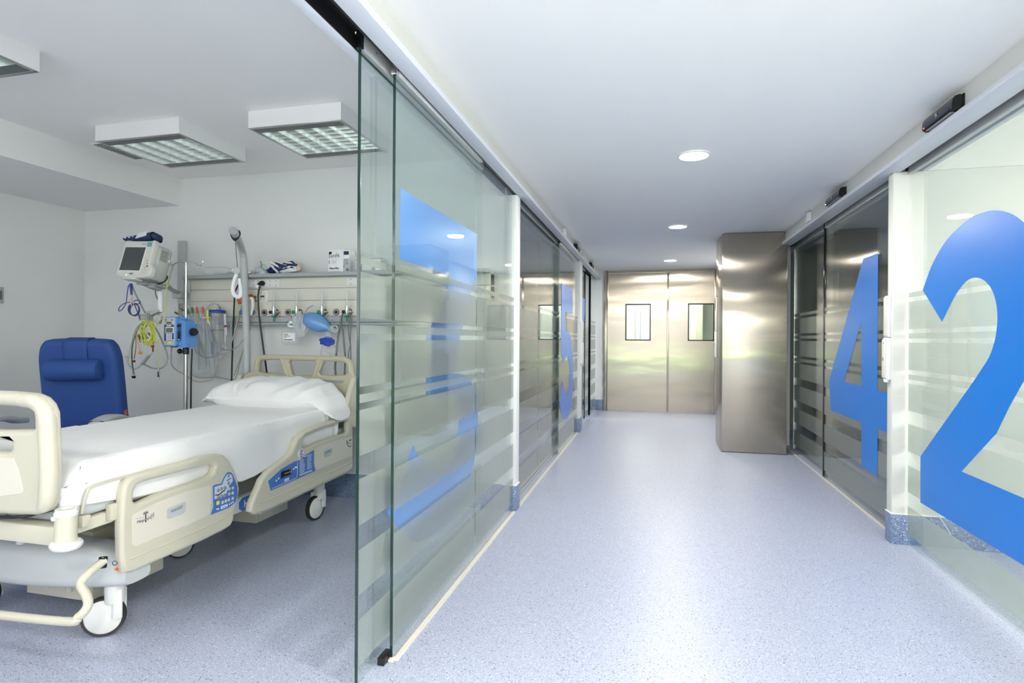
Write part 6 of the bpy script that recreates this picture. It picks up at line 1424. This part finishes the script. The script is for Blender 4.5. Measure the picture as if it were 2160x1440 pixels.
# ------------------------------------------------------------------ drip stand with infusion pump
YI = 3.60
pbx = onY(392, 760, YI).x
iv = thing('drip_stand', 'chrome drip stand with a double hook standing behind the bed', 'drip stand', (pbx, YI, 0))
ztop = onY(392, 553, YI).z; zc = onY(392, 737, YI).z
B().tube([(pbx, YI, zc - 0.02), (pbx - 0.003, YI, ztop)], 0.0085, 14).build('inner_pole', 'chrome', iv)
B().tube([(pbx, YI, 0.09), (pbx, YI, zc)], 0.0145, 18).build('outer_pole', 'satin', iv)
b = B()
hl = [(358, 548.5), (357, 553), (359, 558), (364, 559.5), (369, 556), (376, 553.5), (391, 553), (408, 553.5), (414, 556), (418, 560), (424, 559.5), (427.5, 554), (428.5, 550)]
b.tube(pl_(hl, YI), 0.0042, 8, smooth=4); b.ball((pbx - 0.003, YI, ztop), 0.010, 0.010, 0.010, 2); b.build('hook_bar', 'chrome', iv)
kn = B(); kn.lathe([(0.021, -0.035), (0.022, -0.03), (0.022, 0.02), (0.019, 0.025)], (pbx, YI, zc), (0, 0, 1), 20); kn.build('pole_clamp', 'black', iv)
kk = onY(379, 740.5, YI - 0.02); b = B(); b.tube([(pbx, YI - 0.01, kk.z), (kk.x + 0.01, YI - 0.02, kk.z)], 0.008, 12); b.lathe([(0.016, -0.008), (0.0195, -0.005), (0.0195, 0.008), (0.016, 0.012)], (kk.x, YI - 0.02, kk.z), (1, 0, 0.1), 20); b.build('clamp_knob', 'black', iv)
b = B()
for k in range(5):
    a = 2 * PI * k / 5 + 0.4; b.tube([(pbx, YI, 0.10), (pbx + 0.27 * math.cos(a), YI + 0.27 * math.sin(a), 0.075)], [0.018, 0.013], 10)
b.lathe([(0.03, 0.07), (0.035, 0.08), (0.035, 0.12), (0.018, 0.13)], (pbx, YI, 0), (0, 0, 1), 20); b.build('star_base', 'satin', iv)
for k in range(5):
    a = 2 * PI * k / 5 + 0.4; B().lathe([(0.01, -0.010), (0.029, -0.009), (0.030, 0.009), (0.01, 0.010)], (pbx + 0.27 * math.cos(a), YI + 0.27 * math.sin(a), 0.03), (math.sin(a), -math.cos(a), 0), 18).build('castor', 'rubber', iv)

pm = thing('infusion_pump', 'sky blue infusion pump with keypad clamped to the drip stand', 'infusion pump', (pbx, YI - 0.05, onY(380, 733, YI).z))
x0 = onY(347.5, 700, YI - 0.09).x; x1 = onY(394, 700, YI - 0.06).x; z0 = onY(370, 731, YI - 0.09).z; z1 = onY(370, 668, YI - 0.09).z
xm = onY(372, 700, YI - 0.09).x
hv = z1 - z0
b = B()
b.box(x0, xm + 0.004, YI - 0.10, YI + 0.02, z0, z1, bev=0.008, seg=3)
b.prism([(0, 0), (0.030, -0.008), (0.066, -0.006), (0.066, hv * 0.86), (0.040, hv * 0.90), (0.008, hv * 0.90), (0, hv * 0.8)], (xm, YI - 0.075, z0), X_, Z_, -0.09)
b.prism([(0, 0), (0.066, 0.002), (0.066, hv * 0.74), (0.02, hv * 0.80), (0, hv * 0.8)], (x1 - 0.066, YI - 0.05, z0), X_, Z_, -0.09)
b.build('pump_case', 'pump', pm)
b = B(); b.tube([(xm - 0.01, YI - 0.04, z1 - 0.012), (xm + 0.05, YI - 0.04, z1 - 0.014), (x1 - 0.012, YI - 0.04, z1 - 0.012), (x1 + 0.0, YI - 0.03, z1 - 0.006)], [0.012, 0.0095, 0.0095, 0.008], 10, smooth=3); b.build('carry_handle', 'pump', pm)
fp = B().box(x0 + 0.004, xm - 0.003, YI - 0.1035, YI - 0.099, z0 + 0.010, z1 - 0.006, bev=0.003).build('front_panel', 'chairgrey', pm)
wv = xm - x0 - 0.007; fx = x0 + 0.004; yq = YI - 0.104
def fpb(u0, u1, v0, v1, m_, nm, d=0.0015, bev=0.0008): B().box(fx + wv * u0, fx + wv * u1, yq - d, yq + 0.001, z0 + hv * v0, z0 + hv * v1, bev=bev).build(nm, m_, fp)
fpb(0.06, 0.94, 0.20, 0.74, 'pumpnavy', 'keypad_field', 0.0008, 0)
fpb(0.25, 0.72, 0.765, 0.835, 'lcd', 'small_display'); fpb(0.18, 0.92, 0.455, 0.66, 'whitetrim', 'display_frame', 0.0012); fpb(0.23, 0.86, 0.475, 0.635, 'lcd', 'main_display', 0.002)
for r_ in range(4):
    for c_ in range(3): fpb(0.26 + 0.19 * c_, 0.40 + 0.19 * c_, 0.215 + 0.058 * r_, 0.258 + 0.058 * r_, 'whiteprint', 'keypad_button', 0.0022)
for q in ((0.83, 0.96, 0.215, 0.245), (0.30, 0.46, 0.685, 0.72), (0.50, 0.68, 0.685, 0.72)): fpb(*q, 'whiteprint', 'keypad_button', 0.0022)
fpb(0.40, 0.66, 0.095, 0.165, 'yellow', 'yellow_key', 0.003)
fpb(0.70, 0.84, 0.875, 0.915, 'red', 'red_key', 0.002); fpb(0.12, 0.26, 0.88, 0.91, 'ink', 'dark_key', 0.002)
b = B(); b.box(xm + 0.008, xm + 0.030, YI - 0.081, YI - 0.07, z0 + hv * 0.20, z0 + hv * 0.78, bev=0.003); b.build('tube_channel', 'pumpnavy', pm)
b = B(); b.box(xm + 0.010, xm + 0.026, YI - 0.088, YI - 0.07, z0 + hv * 0.26, z0 + hv * 0.52, bev=0.003); b.box(xm + 0.002, xm + 0.028, YI - 0.088, YI - 0.07, z0 + hv * 0.66, z0 + hv * 0.74, bev=0.003); b.build('door_latch', 'black', pm)
b = B(); b.ball((xm + 0.022, YI - 0.088, z0 + hv * 0.235), 0.008, 0.006, 0.008, 2); b.build('latch_knob', 'satin', pm)
b = B(); b.ball((xm + 0.020, YI - 0.075, z0 + hv * 0.09), 0.011, 0.012, 0.014, 2); b.box(xm, xm + 0.012, YI - 0.09, YI - 0.07, z0 + hv * 0.06, z0 + hv * 0.18, bev=0.004); b.build('release_lever', 'pump', pm)
p = B()
for i in range(14): p.box(x1 - 0.048, x1 - 0.012 - 0.012 * random.random(), YI - 0.0507, YI - 0.0502, z0 + hv * (0.16 + 0.036 * i), z0 + hv * (0.168 + 0.036 * i))
p.build('printed_lines', 'inknavy', pm, 0)
ck = onY(416, 700, YI); b = B(); b.lathe([(0.018, -0.004), (0.030, 0.0), (0.031, 0.02), (0.026, 0.032)], (x1 + 0.002, YI - 0.01, ck.z), (1, -0.2, 0), 8); b.build('clamp_knob', 'black', pm)
b = B(); b.box(x0 + 0.02, x0 + 0.06, YI - 0.06, YI - 0.02, z0 - 0.006, z0 + 0.004, bev=0.002); b.build('foot_pad', 'black', pm)
cable('pump_cable', 'black cable hanging from the pump close beside the drip stand pole', pv([(405, 735, 3.62), (404.5, 752, 3.62), (403.5, 775, 3.62), (403, 810, 3.62), (402.5, 860, 3.62), (402, 950, 3.62)]), 0.0058, 'black')
cable('pump_lead', 'beige cable from under the pump sagging right and rising to the wall panel', pv([(362, 733, 3.58), (361, 750, 3.6), (362, 768, 3.62), (373, 781, 3.68), (390, 790, 3.74), (405, 801, 3.8), (418, 805, 3.84), (434, 804, 3.88), (448, 799, 3.9), (454, 785, 3.9), (460, 765, 3.9), (470, 752, 3.91), (482, 737, 3.92), (492, 710, 3.93), (500, 680, 3.95), (506, 655, 3.97), (511, 640, 3.98)]), 0.0048, 'beigecable')
cable('thin_wall_lead', 'thin grey lead sagging low on the wall under the catheters', pv([(404, 762, 4.03), (403, 782, 4.04), (410, 793, 4.05), (430, 797, 4.06), (455, 795, 4.06), (475, 798, 4.06), (493, 801, 4.05), (500, 790, 4.05), (506, 765, 4.04), (512, 740, 4.03), (516, 715, 4.02)]), 0.003, 'greycable')
